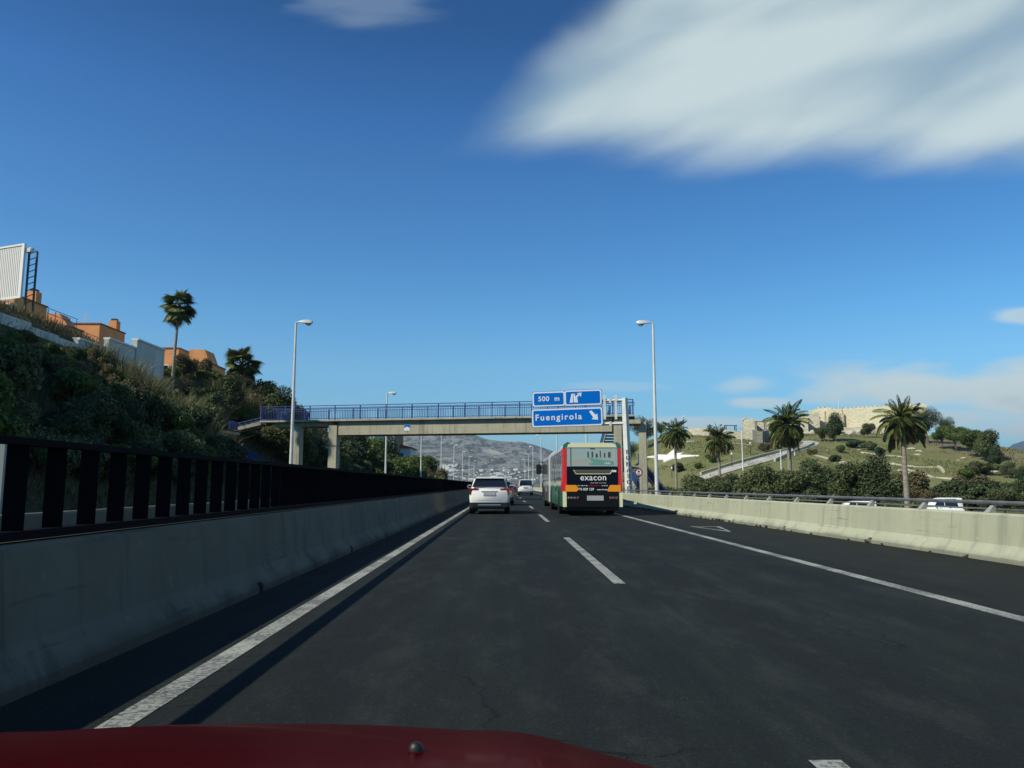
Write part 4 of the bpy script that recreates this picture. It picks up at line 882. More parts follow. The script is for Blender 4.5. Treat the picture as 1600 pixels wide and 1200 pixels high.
# reeds: tall blades leaning out of one clump
def reed_mesh(seed, n=330, h=2.6):
    rg = np.random.default_rng(seed); a = rg.uniform(0, 6.283, n); q = rg.random(n)**.5*0.9; base = np.stack([np.cos(a)*q, np.sin(a)*q, np.zeros(n)], 1)
    ln = rg.uniform(.45, 1.0, n)*h; out = rg.normal(size=(n, 2))*0.30; w_ = rg.uniform(.014, .03, n)
    v = []; f = []; t = rg.uniform(0, 6.283, n); side = np.stack([np.cos(t), np.sin(t), np.zeros(n)], 1)
    for j, (zf, of, wf) in enumerate(((0, 0, .8), (.5, .28, 1.0), (.85, .75, .7), (.98, 1.25, .1))):
        c = base+np.concatenate([out*of*ln[:, None], (ln*zf)[:, None]], 1); v.append(c-side*(w_*wf)[:, None]); v.append(c+side*(w_*wf)[:, None])
    V_ = np.stack(v, 1).reshape(-1, 3); i0 = np.arange(n)*8
    F = np.concatenate([np.stack([i0+2*j, i0+2*j+1, i0+2*j+3, i0+2*j+2], 1) for j in range(3)])
    return np_mesh('blades', V_, F, FOL['reed'])
REED = [reed_mesh(s) for s in (1, 2, 3)]
# ---- left embankment
rnd = random.Random(21); pts_ = []
def clear(x, y, d):
    for a, b_, e in pts_:
        if (a-x)**2+(b_-y)**2 < (0.5*(d+e))**2: return False
    return True
cnt = 0
for tries in range(4000):
    if cnt >= 150: break
    y = 18+rnd.random()*86; x = rnd.uniform(-31, -17.0)
    if (54 < y < 73 and x > -26.2) or (41 < y < 63 and -28.6 < x < -25.6) or x < -27 and y < 42 and False: continue
    s = rnd.uniform(.65, 1.25)
    if x < -27.5: s *= .7
    pxx = 790+1220*x/y
    if x < -27 and pxx < 215: continue
    if x < -22.8 and y < 63: s *= .55
    if x < -21 and y > 47 and rnd.random() < .55: continue
    if y < 63 and x < -24: continue
    if not clear(x, y, s*1.9): continue
    if (790+1220*x/y) < -60: continue
    pts_.append((x, y, s*1.9)); k = rnd.choice(['scrub_a', 'scrub_a', 'scrub_a', 'scrub_b', 'scrub_d'] if x > -22 else ['scrub_a', 'scrub_b', 'scrub_b', 'scrub_c', 'scrub_d'])  # dark foliage favoured low on the bank, its colour deepening the shade there
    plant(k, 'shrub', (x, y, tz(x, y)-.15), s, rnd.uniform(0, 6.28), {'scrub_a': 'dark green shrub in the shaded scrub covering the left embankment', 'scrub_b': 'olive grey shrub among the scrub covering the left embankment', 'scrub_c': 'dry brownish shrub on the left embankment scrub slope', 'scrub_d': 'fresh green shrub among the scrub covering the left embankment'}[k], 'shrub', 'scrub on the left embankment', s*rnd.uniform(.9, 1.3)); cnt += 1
for i in range(120):
    y = rnd.uniform(50, 90); x = rnd.uniform(-27.0, -20.0)
    if 56 < y < 73 and x > -25.4 or (56 < y < 61 and x < -23): continue
    r = empty('reed_clump', (x, y, tz(x, y)-.1), rnd.uniform(0, 6)); obj('blades', REED[i % 3], None, r); s = rnd.uniform(.7, 1.15); r.scale = (s, s, s*rnd.uniform(.8, 1.2))
    MB().tube([(0, 0, -.3), (.05, .02, .5), (.12, .05, 1.5)], .03, 5).build('stem', FOL['reed'], r)
    tag(r, 'dry yellowish reed clump leaning on the upper left embankment', 'reeds', 'reeds on the left embankment')
for i in range(60):      # low scrub at the foot of the white wall
    y = rnd.uniform(38, 62); x = rnd.uniform(-26.4, -23.6); k = ('scrub_a', 'scrub_b', 'scrub_c', 'scrub_d')[i % 4]
    s = rnd.uniform(.28, .5); plant(k, 'shrub', (x, y, tz(x, y)-.1), s, rnd.uniform(0, 6.28), {'scrub_a': 'small dark bush at the foot of the white retaining wall', 'scrub_b': 'small olive bush at the foot of the white retaining wall', 'scrub_c': 'small dry bush at the foot of the white retaining wall', 'scrub_d': 'small fresh green bush at the foot of the white retaining wall'}[k], 'shrub', 'small bushes below the white wall', s*rnd.uniform(.8, 1.3))
# rough grass between them
def grass_mesh(n, seed):
    rg = np.random.default_rng(seed); x = rg.uniform(-31, -16, n); y = 16+rg.random(n)**1.3*100; z = terrain(x, y)
    h = rg.uniform(.15, .55, n); a = rg.uniform(0, 6.283, n); w_ = rg.uniform(.02, .05, n); dx, dy = np.cos(a)*w_, np.sin(a)*w_; o = rg.normal(size=(n, 2))*.18
    v = np.stack([np.stack([x-dx, y-dy, z], 1), np.stack([x+dx, y+dy, z], 1), np.stack([x+o[:, 0], y+o[:, 1], z+h], 1)], 1).reshape(-1, 3)
    return np_mesh('rough_grass', v, np.arange(n*3).reshape(-1, 3), FOL['brown'])
tag(obj('rough_grass', grass_mesh(60000, 4)), 'rough dry grass between the shrubs of the left embankment', 'grass', kind='stuff')
# larger shrubs and trees round the left bridge end and beyond it
for px, py, Y, k, s, nm, lab in (
    (430, 650, 76, 'olive_b', .80, 'broadleaf_tree', 'dark leafy tree behind the left end of the footbridge railing'),
    (404, 650, 79, 'olive_a', .68, 'broadleaf_tree', 'dull green tree left of the dark tree at the bridge end'),
    (462, 655, 74, 'olive_c', .85, 'broadleaf_tree', 'loose branched tree touching the railing behind the near left lamp post'),
    (350, 640, 72, 'olive_b', .6, 'broadleaf_tree', 'dark tree beneath the second palm left of the bridge'),
    (408, 690, 64.5, 'scrub_d', 1.1, 'shrub', 'bright green bush below the left bridge slab'),
    (600, 745, 128, 'olive_b', 1.0, 'broadleaf_tree', 'dark green tree under the bridge in front of the brown building'),
    (628, 745, 125, 'pine', .80, 'pine_tree', 'green tree in front of the red roofed house'),
    (575, 745, 120, 'pine', .78, 'pine_tree', 'light green tree under the bridge right of the left pier'),
    (660, 748, 130, 'pine', .88, 'pine_tree', 'round crowned pine beside the lamp posts left of the mountain'),
    (678, 752, 134, 'olive_c', .7, 'broadleaf_tree', 'brownish tree right of the round crowned pine'),
    (548, 735, 105, 'olive_b', .85, 'broadleaf_tree', 'dark tree in the shade behind the left bridge pier'),
    (505, 640, 98, 'olive_a', .55, 'broadleaf_tree', 'small tree tip showing above the bridge deck behind the balusters')):
    p = at(px, py, Y); plant(k, nm, (p.x, p.y, tz(p.x, p.y)-.1), s, px*.7, lab, 'tree' if nm != 'shrub' else 'shrub')
# ---- right side: dark trees between the rail and the hill
row = [(1072, 90, 'olive_c', .62), (1090, 96, 'olive_a', .78), (1118, 92, 'olive_c', .8), (1146, 98, 'olive_b', .72), (1178, 92, 'olive_a', .95), (1212, 97, 'olive_b', .78), (1246, 90, 'olive_c', .98), (1280, 95, 'olive_b', .96), (1316, 92, 'olive_a', 1.0), (1352, 90, 'olive_b', 1.0), (1378, 96, 'olive_c', .9)]
for i, (px, Y, k, s) in enumerate(row):
    x = (px-790)/1220*Y; plant(k, 'broadleaf_tree', (x, Y, tz(x, Y)-.1), s, i*1.3, 'dark rounded tree behind the right rail, %s of its row from the lamp post' % (['first']+ORD[1:])[i], 'tree', 'dark trees behind the right rail')
row = [(1400, 88, 'scrub_b', 1.3), (1432, 92, 'scrub_c', 1.3), (1468, 96, 'scrub_a', 1.25), (1500, 100, 'scrub_b', 1.7), (1535, 98, 'scrub_a', 1.9), (1565, 94, 'olive_c', .62), (1596, 98, 'olive_b', .66), (1625, 92, 'olive_a', .66), (1450, 110, 'scrub_b', 1.5), (1515, 116, 'scrub_c', 1.7), (1580, 118, 'olive_c', .75)]
for i, (px, Y, k, s) in enumerate(row):
    x = (px-790)/1220*Y; plant(k, 'shrub', (x, Y, tz(x, Y)-.1), s, i*1.7, 'olive shrub behind the right rail, %s in the row right of the last palm' % (['first']+ORD[1:])[i], 'shrub', 'shrubs behind the right rail')
for px, Y, k, s, lab in ((1005, 262, 'pine_dark', 1.45, 'tall dark pine right of the bridge end behind the lamp post'), (1033, 275, 'pine_dark', .75, 'dark tree at the lawn edge right of the tall dark pine'), (978, 240, 'pine_dark', 1.2, 'dark tree partly behind the sign post and pier'),
        (925, 200, 'pine', 1.45, 'green tree seen between the bus roof and the bridge beam'), (948, 140, 'olive_c', 1.2, 'small tree behind the blue stairs'), (1040, 80, 'scrub_d', 1.4, 'bright bush beside the blue lower stairs')):
    x = (px-790)/1220*Y; plant(k, 'pine_tree' if 'pine' in k else 'shrub', (x, Y, tz(x, Y)-.2), s, px*.3, lab, 'tree')
for i, px in enumerate((1082, 1104, 1132, 1162, 1194, 1228, 1262, 1298, 1334, 1366, 1392, 1418, 1446, 1482, 1516, 1550, 1588)):
    Y = 107+(i*7) % 9; x = (px-790)/1220*Y; plant(('scrub_b', 'scrub_a', 'scrub_c')[i % 3], 'shrub', (x, Y, tz(x, Y)-.1), 1.7+.2*(i % 4), i*2.1, 'low bush directly behind the right rail, %s from the stairs' % (['first']+ORD[1:])[i], 'shrub', 'low bushes behind the right rail')
for i, (px, Y, k, s) in enumerate(((566, 112, 'scrub_d', 1.7), (586, 116, 'scrub_a', 1.8), (606, 114, 'scrub_d', 1.7), (624, 118, 'scrub_b', 1.8), (642, 117, 'scrub_d', 1.9), (662, 121, 'scrub_b', 1.8), (682, 124, 'scrub_c', 1.6), (545, 100, 'scrub_a', 1.7), (692, 135, 'scrub_b', 1.2))):
    x = (px-790)/1220*Y; plant(k, 'shrub', (x, Y, tz(x, Y)-.1), s, i*1.9, 'green bush beyond the footbridge above the dark screen, %s of its row' % (['first']+ORD[1:])[i], 'shrub', 'bushes beyond the footbridge')
# ---- trees and shrubs on the castle hill
for px, py, k, s, nm, lab in (
    (1303, 690, 'olive_b', 1.25, 'broadleaf_tree', 'round dark tree standing in front of the castle tower'), (1283, 690, 'olive_c', .8, 'broadleaf_tree', 'smaller tree just left of the round castle tree'),
    (1356, 684, 'olive_c', .85, 'broadleaf_tree', 'small leaning tree below the long castle wall'), (1450, 694, 'pine_dark', 1.35, 'pine_tree', 'dark pine right of the big palm on the hill crest'),
    (1472, 702, 'pine', .95, 'pine_tree', 'bright pine low on the crest, left of the group'), (1480, 688, 'pine_dark', .9, 'pine_tree', 'dark umbrella pine rising over the bright pines'), (1494, 706, 'pine', 1.0, 'pine_tree', 'bright pine in the middle of the hill group'),
    (1512, 700, 'pine_dark', .7, 'pine_tree', 'small dark pine right of the umbrella pine'), (1520, 716, 'pine', 1.05, 'pine_tree', 'green pine at the right of the hill group'), (1540, 722, 'olive_a', 1.3, 'broadleaf_tree', 'grey green tree on the right shoulder of the hill'),
    (1556, 733, 'olive_b', .8, 'broadleaf_tree', 'dark tree lower on the right shoulder'), (1576, 748, 'olive_a', .6, 'broadleaf_tree', 'olive tree near the foot of the right shoulder'), (1598, 756, 'olive_b', .55, 'broadleaf_tree', 'dark tree at the right picture edge below the blue mountain'),
    (1535, 742, 'scrub_b', 1.9, 'shrub', 'shrub on the brown slope under the pines'), (1508, 752, 'scrub_d', 1.5, 'shrub', 'bright shrub low on the brown slope'), (1112, 724, 'scrub_d', 1.1, 'shrub', 'round clipped bush on the lawn beside the path'), (1092, 732, 'scrub_d', .8, 'shrub', 'smaller clipped bush on the lawn left of the path'),
    (1314, 708, 'scrub_d', .9, 'shrub', 'small green bush on the lawn right of the path bend'), (1334, 700, 'scrub_a', 1.4, 'shrub', 'dark shrub below the long castle wall, left one'), (1358, 704, 'scrub_b', 1.5, 'shrub', 'dark shrub below the long castle wall, right one'),
    (1374, 712, 'scrub_a', 1.2, 'shrub', 'dark shrub down the slope from the castle shrubs'), (1343, 694, 'scrub_b', 1.0, 'shrub', 'low shrub just under the small leaning tree'), (1195, 706, 'scrub_c', 1.2, 'shrub', 'dry shrub on the bank above the path, left'), (1212, 702, 'scrub_c', 1.1, 'shrub', 'dry shrub on the bank above the path, right'),
    (1305, 722, 'scrub_a', 1.1, 'shrub', 'shrub on the lower lawn behind the dark trees'), (1060, 738, 'scrub_a', 1.3, 'shrub', 'dark shrub at the lawn foot below the white star'), (1270, 712, 'scrub_c', 1.0, 'shrub', 'dry shrub at the path wall')):
    p = hit(px, py, 110); rq_ = random.Random(px); o_ = plant(k, nm, (p.x, p.y, tz(p.x, p.y)-.15), s, px*.37, lab, 'tree' if nm != 'shrub' else 'shrub')
    if nm == 'shrub': o_.scale = (s*rq_.uniform(.8, 1.5), s*rq_.uniform(.8, 1.3), s*rq_.uniform(.7, 1.05))

# ================================================================ palms
def frond_mesh(droop, L, m, seed, fan=False):
    r_ = random.Random(seed); V_ = []; F = []; n = 14; ang = droop[0]; p = [0.0, 0.0]; pts = []
    for i in range(n+1):
        t = i/n; pts.append((p[0], p[1], ang)); a = ang+(droop[1]-ang)*t**1.2; p = [p[0]+math.cos(R(a))*L/n, p[1]+math.sin(R(a))*L/n]; pts[-1] = (pts[-1][0], pts[-1][1], a)
    def q(a, b, c, d): k = len(V_); V_.extend([a, b, c, d]); F.append((k, k+1, k+2, k+3))
    for i in range(n):       # rachis
        w_ = .035*(1-i/n)+.008; a, b = pts[i], pts[i+1]; q((a[0], -w_, a[1]), (a[0], w_, a[1]), (b[0], w_, b[1]), (b[0], -w_, b[1]))
    if fan:
        i = int(n*.55); c = pts[i]; tip = 1.05*L*.48
        for k in range(26):
            a = R(-115+230*k/25.0); e = R(c[2])+math.cos(a)*0.15-.15
            ln = tip*(0.85+.15*math.cos(a))*r_.uniform(.9, 1.05); dx, dy = math.cos(a)*ln, math.sin(a)*ln
            ux, uz = math.cos(R(c[2])), math.sin(R(c[2])); drop = -abs(math.sin(a))*ln*.30
            end = (c[0]+dx*ux, dy, c[1]+dx*uz+drop*.6-.25*ln*max(0, math.cos(a))*.6); mid = (c[0]+dx*ux*.55, dy*.55, c[1]+dx*uz*.55+drop*.15)
            s = .075; px_, py_ = -math.sin(a)*s, math.cos(a)*s
            q((c[0], 0, c[1]), (mid[0]-px_*ux, mid[1]-py_, mid[2]), end, (mid[0]+px_*ux, mid[1]+py_, mid[2]))
    else:
        for i in range(2, n+1):
            for j in (0, 1):
                for s in (-1, 1):
                    t = (i+j*.5)/(n+.5); a = pts[min(i, n)]; ln = L*.27*math.sin(math.pi*min(.98, .12+t*.86))**.6*r_.uniform(.85, 1.1)
                    bx = a[0]+j*math.cos(R(a[2]))*L/n*.5; bz = a[1]+j*math.sin(R(a[2]))*L/n*.5
                    f = .55; ex = bx+ln*f*math.cos(R(a[2])); ez = bz+ln*f*math.sin(R(a[2]))-ln*.38; ey = s*ln*.70
                    mx_, my, mz = bx+(ex-bx)*.5, ey*.55, bz+(ez-bz)*.5+ln*.12; w_ = .042
                    q((bx, 0, bz), (mx_-w_*2, my, mz), (ex, ey, ez), (mx_+w_*2, my, mz+.02))
    return np_mesh('frond', V_, F, m)
def frond_set(L, fan):
    return [(frond_mesh(d, L*k, FOL[m], i*7+1, fan), 0) for i, (d, k, m) in enumerate((((86, 62), .80, 'palm'), ((74, 18), .95, 'palm'), ((60, -28), 1.0, 'palm'), ((42, -62), 1.0, 'palm'), ((18, -80), .95, 'palm'), ((-12, -86), .95, 'palm'), ((-45, -89), .9, 'palm_old')))]
FEATHER, FAN = frond_set(2.9, False), frond_set(2.0, True)
def palm(label, x, y, ztop, sc_, kind, tr, seed, full=1.0, lean=0.0):
    r_ = random.Random(seed); zb = tz(x, y)-.3; r = empty('palm_tree', (x, y, zb)); tag(r, label, 'palm', 'palm trees')
    H = ztop-zb; b = MB(); n = max(8, int(H*2.2)); pp = []; rr = []
    for i in range(n+1):
        t = i/n; pp.append((lean*t*t, 0, H*t)); rr.append(tr*(1.25-.3*t)*(1.06 if i % 2 else .97)*(1.25 if t > .93 else 1))
    b.tube(pp, rr, 10).build('trunk', PALMBARK, r, True)
    for lvl, cnt_ in enumerate((7, 10, 11, 11, 11, 11, 9)):
        me = kind[lvl][0]
        for k in range(int(cnt_*full)):
            o = obj('frond', me, None, r, (lean, 0, H-.06*lvl)); o.rotation_euler = (r_.uniform(-.45, .45), r_.uniform(-.28, .28), 6.283*(k+r_.uniform(-.5, .5))/max(1, int(cnt_*full))+lvl*.6); s = sc_*r_.uniform(.7, 1.2); o.scale = (s, s, s)
    return r
def px_x(px, Y): return (px-790)/1220*Y
def z_at(py, Y): return CAM_H+(758-py)/1220*Y
palm('palm on the lawn by the white star, leftmost of the right hand palms', px_x(1055, 128), 128, z_at(676, 128), .98, FEATHER, .19, 1)
palm('palm with a drooping skirt between the lawn lamp and the path', px_x(1123, 128), 128, z_at(686, 128), .98, FEATHER, .20, 2)
palm('broad palm in front of the low castle ruins', px_x(1233, 103), 103, z_at(664, 103), 1.16, FEATHER, .26, 3, 1.15)
palm('tall palm with a pale trunk right of the castle wall', px_x(1413, 84), 84, z_at(658, 84), 1.05, FEATHER, .23, 4, 1.1)
palm('fan palm high on the left embankment against the sky', px_x(266, 62), 62, z_at(474, 62), .80, FAN, .10, 5, .9, .25)
palm('fan palm left of the footbridge above the dark trees', px_x(375, 79), 79, z_at(569, 79), 1.1, FAN, .16, 6, .9)
# ================================================================ castle hill
STONE = None
def stone_mat(name, a, b, mortar, scale, courses=False):
    m = bpy.data.materials.new(name); m.use_nodes = True; nb = NB(m.node_tree); p = m.node_tree.nodes['Principled BSDF']
    pos = nb.n('ShaderNodeNewGeometry').outputs['Position']
    vo = nb.n('ShaderNodeTexVoronoi', feature='F1'); nb.link(nb.mapping(pos, scale=(1, 1, 1.7)), vo.inputs['Vector']); vo.inputs['Scale'].default_value = scale
    f = nb.noise(pos, .25, 5, .65); fn = nb.noise(pos, 2.5, 4, .7)
    c = nb.mix(nb.ss(f, .35, .65), c4(a), c4(b)); c = nb.mix(nb.m('MULTIPLY', vo.outputs['Color'], .35), c, c4([x*.6 for x in a])); c = nb.mix(nb.m('MULTIPLY', nb.ss(fn, .55, .75), .5), c, c4(mortar))
    nb.link(c, p.inputs['Base Color']); p.inputs['Roughness'].default_value = .95; p.inputs['Specular IOR Level'].default_value = .15
    bp = nb.n('ShaderNodeBump'); bp.inputs['Strength'].default_value = .7; bp.inputs['Distance'].default_value = .2; nb.link(vo.outputs['Distance'], bp.inputs['Height']); nb.link(bp.outputs[0], p.inputs['Normal'])
    return m
CASTLE = stone_mat('castle_render', (0.62, 0.56, 0.38), (0.70, 0.63, 0.44), (0.48, 0.42, 0.29), 1.2)
RUBBLE = stone_mat('rubble_stone', (0.48, 0.43, 0.32), (0.56, 0.51, 0.39), (0.26, 0.22, 0.16), .9)
CY = 285.0
def cp(px, py, Y=CY): return at(px, py, Y)
cas = empty('castle', (cp(1330, 690).x, CY, 0)); tag(cas, 'large pale stone castle with a tower and long wall on the hilltop', 'castle')
ox = cas.location.x
def wallbox(nm, px0, px1, ytop, ybot, Y, depth, m, top2=None, par=cas, merlon=None, name_m='merlon', Y2=None):
    Y2 = Y if Y2 is None else Y2
    a, b_ = cp(px0, ytop, Y), cp(px1, ytop if top2 is None else top2, Y2); zb = z_at(ybot, Y)-3.5
    vs = [(a.x-ox, Y-CY, zb), (b_.x-ox, Y2-CY, zb), (b_.x-ox, Y2-CY, b_.z), (a.x-ox, Y-CY, a.z)]; vs += [(v[0], v[1]+depth, v[2]) for v in vs]
    o = MB().add(vs, [(0,1,2,3),(7,6,5,4),(0,4,5,1),(1,5,6,2),(2,6,7,3),(3,7,4,0)]).build(nm, m, par)
    if merlon:
        n = int((b_.x-a.x)/merlon); mm = MB().box((0, 0, .2), (merlon*.6, .7, .55)).mesh('merlon', m)
        for k in range(n):
            t = (k+.5)/n; obj(name_m, mm, None, o, (a.x-ox+(b_.x-a.x)*t, Y-CY+.45+(Y2-Y)*t, a.z+(b_.z-a.z)*t), math.atan2(Y2-Y, b_.x-a.x))
    return o
wallbox('curtain_wall', 1302, 1448, 639, 690, CY+6, 4, CASTLE, 632, merlon=1.1, Y2=CY-14)
wallbox('tower', 1277, 1298.5, 638, 692, CY+3, 8, CASTLE, 636.5, merlon=1.1, Y2=CY-1)
wallbox('curtain_wall', 1290, 1306, 642, 690, CY+7.5, 5, CASTLE)
wallbox('base_course', 1300, 1450, 668, 700, CY+5, 5, RUBBLE, 665, Y2=CY-15)
wallbox('buttress', 1316, 1318.5, 645, 690, CY+2.5, 3, CASTLE)
wallbox('buttress', 1288, 1289.5, 642, 690, CY+.4, 2, CASTLE)
fp = MB().tube([(cp(1316, 640).x-ox, 3, cp(1316, 640).z-1), (cp(1316, 624).x-ox, 3, cp(1316, 624).z)], .12, 6).build('flag_pole', POLEM, cas)
# rock at its foot
rnd = random.Random(8)
def rock_mesh(seed):
    bm = bmesh.new(); bmesh.ops.create_icosphere(bm, subdivisions=2, radius=1.0); r_ = random.Random(seed)
    for v in bm.verts: v.co *= r_.uniform(.75, 1.15); v.co.z *= .7
    me = bpy.data.meshes.new('rock'); bm.to_mesh(me); bm.free(); me.materials.append(RUBBLE); return me
RK = [rock_mesh(s) for s in range(4)]
for i in range(34):
    px = rnd.uniform(1262, 1400); Y = CY-rnd.uniform(6, 12); x = px_x(px, Y); o = obj('foot_rock', RK[i % 4], None, cas, (x-ox, Y-CY, tz(x, Y)+.2)); s = rnd.uniform(.8, 2.2); o.scale = (s*1.5, s, s); o.rotation_euler = (0, 0, rnd.uniform(0, 6))
# low ruined outworks left of the tower
ru = empty('ruined_wall', (cp(1220, 690).x, CY, 0)); tag(ru, 'low ruined stone outwork running left from the castle tower', 'ruin'); ox = ru.location.x
for px0, px1, t0, t1, Y in ((1163, 1182, 655, 656, CY-3), (1180, 1215, 660, 655, CY-1), (1213, 1246, 656, 654, CY+1), (1244, 1262, 653, 650, CY-2), (1260, 1280, 650, 645, CY+.5)):
    o = wallbox('wall_stretch', px0, px1, t0, 688, Y, 3, RUBBLE, t1, ru, Y2=Y-(px1-px0)*.14)
    for k in range(7):
        q = rnd.random(); px = px0+(px1-px0)*q; p = cp(px, t0+(t1-t0)*q, Y); r_ = obj('broken_stone', RK[k % 4], None, ru, (p.x-ox, Y-CY+1.2, p.z)); s = rnd.uniform(.3, .85); r_.scale = (s*1.2, s, s)
# terrace walls
def ground_wall(name, label, pxs, h, m, thick=.8, Y=None):
    ps = [hit(a, b, 110) if Y is None else Vector((px_x(a, Y_), Y_, tz(px_x(a, Y_), Y_))) for (a, b), Y_ in zip(pxs, Y or [None]*len(pxs))]
    r = empty(name, ps[0]); tag(r, label, 'wall')
    for a, b in zip(ps[:-1], ps[1:]):
        d = b-a; n_ = Vector((-d.y, d.x, 0)).normalized()*thick; up = Vector((0, 0, h)); dn = Vector((0, 0, -1.2)); a0, b0 = a-ps[0], b-ps[0]
        vs = [a0+dn, b0+dn, b0+up, a0+up]; vs += [v+n_ for v in vs]
        MB().add(vs, [(0,1,2,3),(7,6,5,4),(0,4,5,1),(1,5,6,2),(2,6,7,3),(3,7,4,0)]).build('wall_stretch', m, r)
    return r
ground_wall('terrace_wall', 'pale stone terrace wall along the lawn top, left stretch', [(1076, 680), (1110, 682), (1140, 685), (1176, 688)], 2.6, RUBBLE)
ground_wall('terrace_wall', 'dark curved stone bastion below the castle ruins', [(1176, 690), (1183, 692), (1192, 693), (1200, 691), (1203, 688)], 3.6, stone_mat('dark_rubble', (0.20, 0.185, 0.15), (0.27, 0.25, 0.20), (0.12, 0.11, 0.08), .9))
ground_wall('path_wall', 'low dark stone wall along the upper edge of the path', [(1096, 742), (1140, 728), (1190, 714), (1235, 703)], .7, RUBBLE, .5)
ground_wall('path_wall', 'low stone wall at the bend of the path', [(1212, 722), (1240, 709), (1262, 701), (1273, 695)], .9, RUBBLE, .5)
for i, pts in enumerate(([(1270, 712), (1295, 719), (1320, 724)], [(1345, 708), (1375, 712), (1418, 716)], [(1390, 726), (1430, 731), (1468, 732)], [(1414, 735), (1440, 742), (1456, 748)], [(1464, 730), (1470, 736), (1472, 740)], [(1462, 748), (1490, 750), (1520, 757), (1546, 763)])):
    ground_wall('stone_terrace', 'low pale stone terrace line on the slope, %s from the path bend' % (['first']+ORD[1:])[i], pts, .45, RUBBLE, .7)
# paved path winding up to the castle
PATHM = mat('path_paving', (0.44, 0.42, 0.37), .9, var=.12, scale=.6)
cl = [(1085, 752, 2.3), (1110, 744, 2.3), (1140, 734.5, 2.2), (1170, 726, 2.0), (1200, 717.5, 1.9), (1230, 708.5, 1.9), (1252, 701, 2.0), (1266, 695.5, 2.2), (1268, 692, 2.2), (1255, 689.5, 1.9)]
cps = [(hit(a, b, 110), w_) for a, b, w_ in cl]; fine = []
for (a, wa), (b, wb) in zip(cps[:-1], cps[1:]):
    for k in range(6): fine.append((a.lerp(b, k/6), wa+(wb-wa)*k/6))
V_ = []; F = []
for i, (p, w_) in enumerate(fine):
    d = (fine[min(i+1, len(fine)-1)][0]-fine[max(i-1, 0)][0]); n_ = Vector((-d.y, d.x, 0)).normalized()
    for t in (-1, -.5, 0, .5, 1): q = p+n_*t*w_; V_.append((q.x, q.y, tz(q.x, q.y)+.14))
for i in range(len(fine)-1):
    for k in range(4): F.append((i*5+k, i*5+k+1, i*5+5+k+1, i*5+5+k))
tag(obj('path', np_mesh('path', V_, F, PATHM, True)), kind='structure')
ps = [hit(a, b, 110) for a, b in ((1042, 694), (1080, 690), (1130, 692), (1175, 696))]; V_ = []
for p in ps: V_ += [(p.x, p.y-.9, tz(p.x, p.y-.9)+.12), (p.x, p.y+.9, tz(p.x, p.y+.9)+.12)]
tag(obj('path', np_mesh('path', V_, [(2*i, 2*i+2, 2*i+3, 2*i+1) for i in range(3)], PATHM)), kind='structure')
# white star laid out on the lawn
sp = [(1002, 716), (1024, 713.5), (1029, 711.5), (1042, 713), (1052.5, 703.5), (1055, 711), (1068, 709.5), (1062, 712), (1092, 713.5), (1062, 715.5), (1064, 718), (1052, 717), (1037, 723.5), (1036, 718.5), (1022, 719.5), (1028, 716.5)]
q = [hit(a, b, 110) for a, b in sp]; c0 = sum(q, Vector())/len(q)
stt = MB(); top = [(p.x-c0.x, p.y-c0.y, tz(p.x, p.y)+.30-c0.z) for p in q]; bot = [(x, y, z-.5) for x, y, z in top]; n = len(top)
stt.add([(0, 0, tz(c0.x, c0.y)+.34-c0.z)]+top+bot, [(0, 1+i, 1+(i+1) % n) for i in range(n)]+[(1+i, 1+n+i, 1+n+(i+1) % n, 1+(i+1) % n) for i in range(n)])
o = stt.build('lawn_star', mat('white_gravel', (0.80, 0.79, 0.72), .9, var=.08, scale=1)); o.location = c0; tag(o, 'big white many pointed star laid flat on the lawn', 'ornament')
# lawn lamp posts
def slim_lamp(label, px, ytop, ybot, kind):
    p = hit(px, ybot, 110); Y = p.y; h = (ybot-ytop)/1220*Y; r = empty('park_lamp', (p.x, Y, p.z)); tag(r, label, 'lamp post', 'lamp posts on the castle hill')
    MB().tube([(0, 0, -1), (0, 0, h)], [.16, .11] if kind == 'w' else [.09, .06], 8).build('pole', POLEM if kind == 'w' else BLACK, r, True)
    if kind == 'w': MB().box((0, 0, h+.12), (.7, .3, .2)).build('lamp_head', GALV, r, bevel=.05)
    else: MB().loft([[(k*.22*math.cos(a), k*.22*math.sin(a), h+z) for a in [6.283*i/8 for i in range(8)]] for k, z in ((.5, 0), (1, .12), (.9, .5), (.2, .62))]).build('lamp_head', SIGNWHITE, r, True)
slim_lamp('tall white pole lamp left of the dark tree on the path side', 1161, 671, 735, 'w'); slim_lamp('white pole lamp between the path and the broad palm', 1221, 698, 740, 'w'); slim_lamp('short white pole lamp at the path bend', 1242, 692, 712, 'w')
slim_lamp('black park lamp on the path edge beside the skirted palm', 1144, 711, 731, 'b'); slim_lamp('black park lamp higher on the lawn above the path', 1173, 694, 712, 'b'); slim_lamp('black park lamp below the white star', 1050, 733, 747, 'b')
slim_lamp('thin black pole behind the leftmost right hand palm', 1069, 652, 690, 'b')
# pergola on the terrace
p = hit(1146, 684, 110); pg = empty('pergola', (p.x, p.y+3, tz(p.x, p.y)+1.5)); pg.scale = (.8, .8, .62); tag(pg, 'small dark pergola on the terrace left of the castle', 'pergola')
for x in (-2.0, 2.0):
    for y in (-1, 1): MB().box((x, y, 1.9), (.25, .25, 4.4)).build('post', BLACK, pg)
for k in range(6): MB().box((-2.2+.88*k, 0, 4.25), (.2, 3.0, .2)).build('roof_beam', BLACK, pg)
MB().box((0, -1, 4.05), (5, .2, .2)).build('roof_beam', BLACK, pg)
p = hit(1190, 686, 110); pg2 = copy_tree(pg); pg2.location = (px_x(1190, 270), 270, tz(px_x(1190, 270), 270)+1.6); pg2['label'] = 'small dark pergola in front of the low castle ruins'

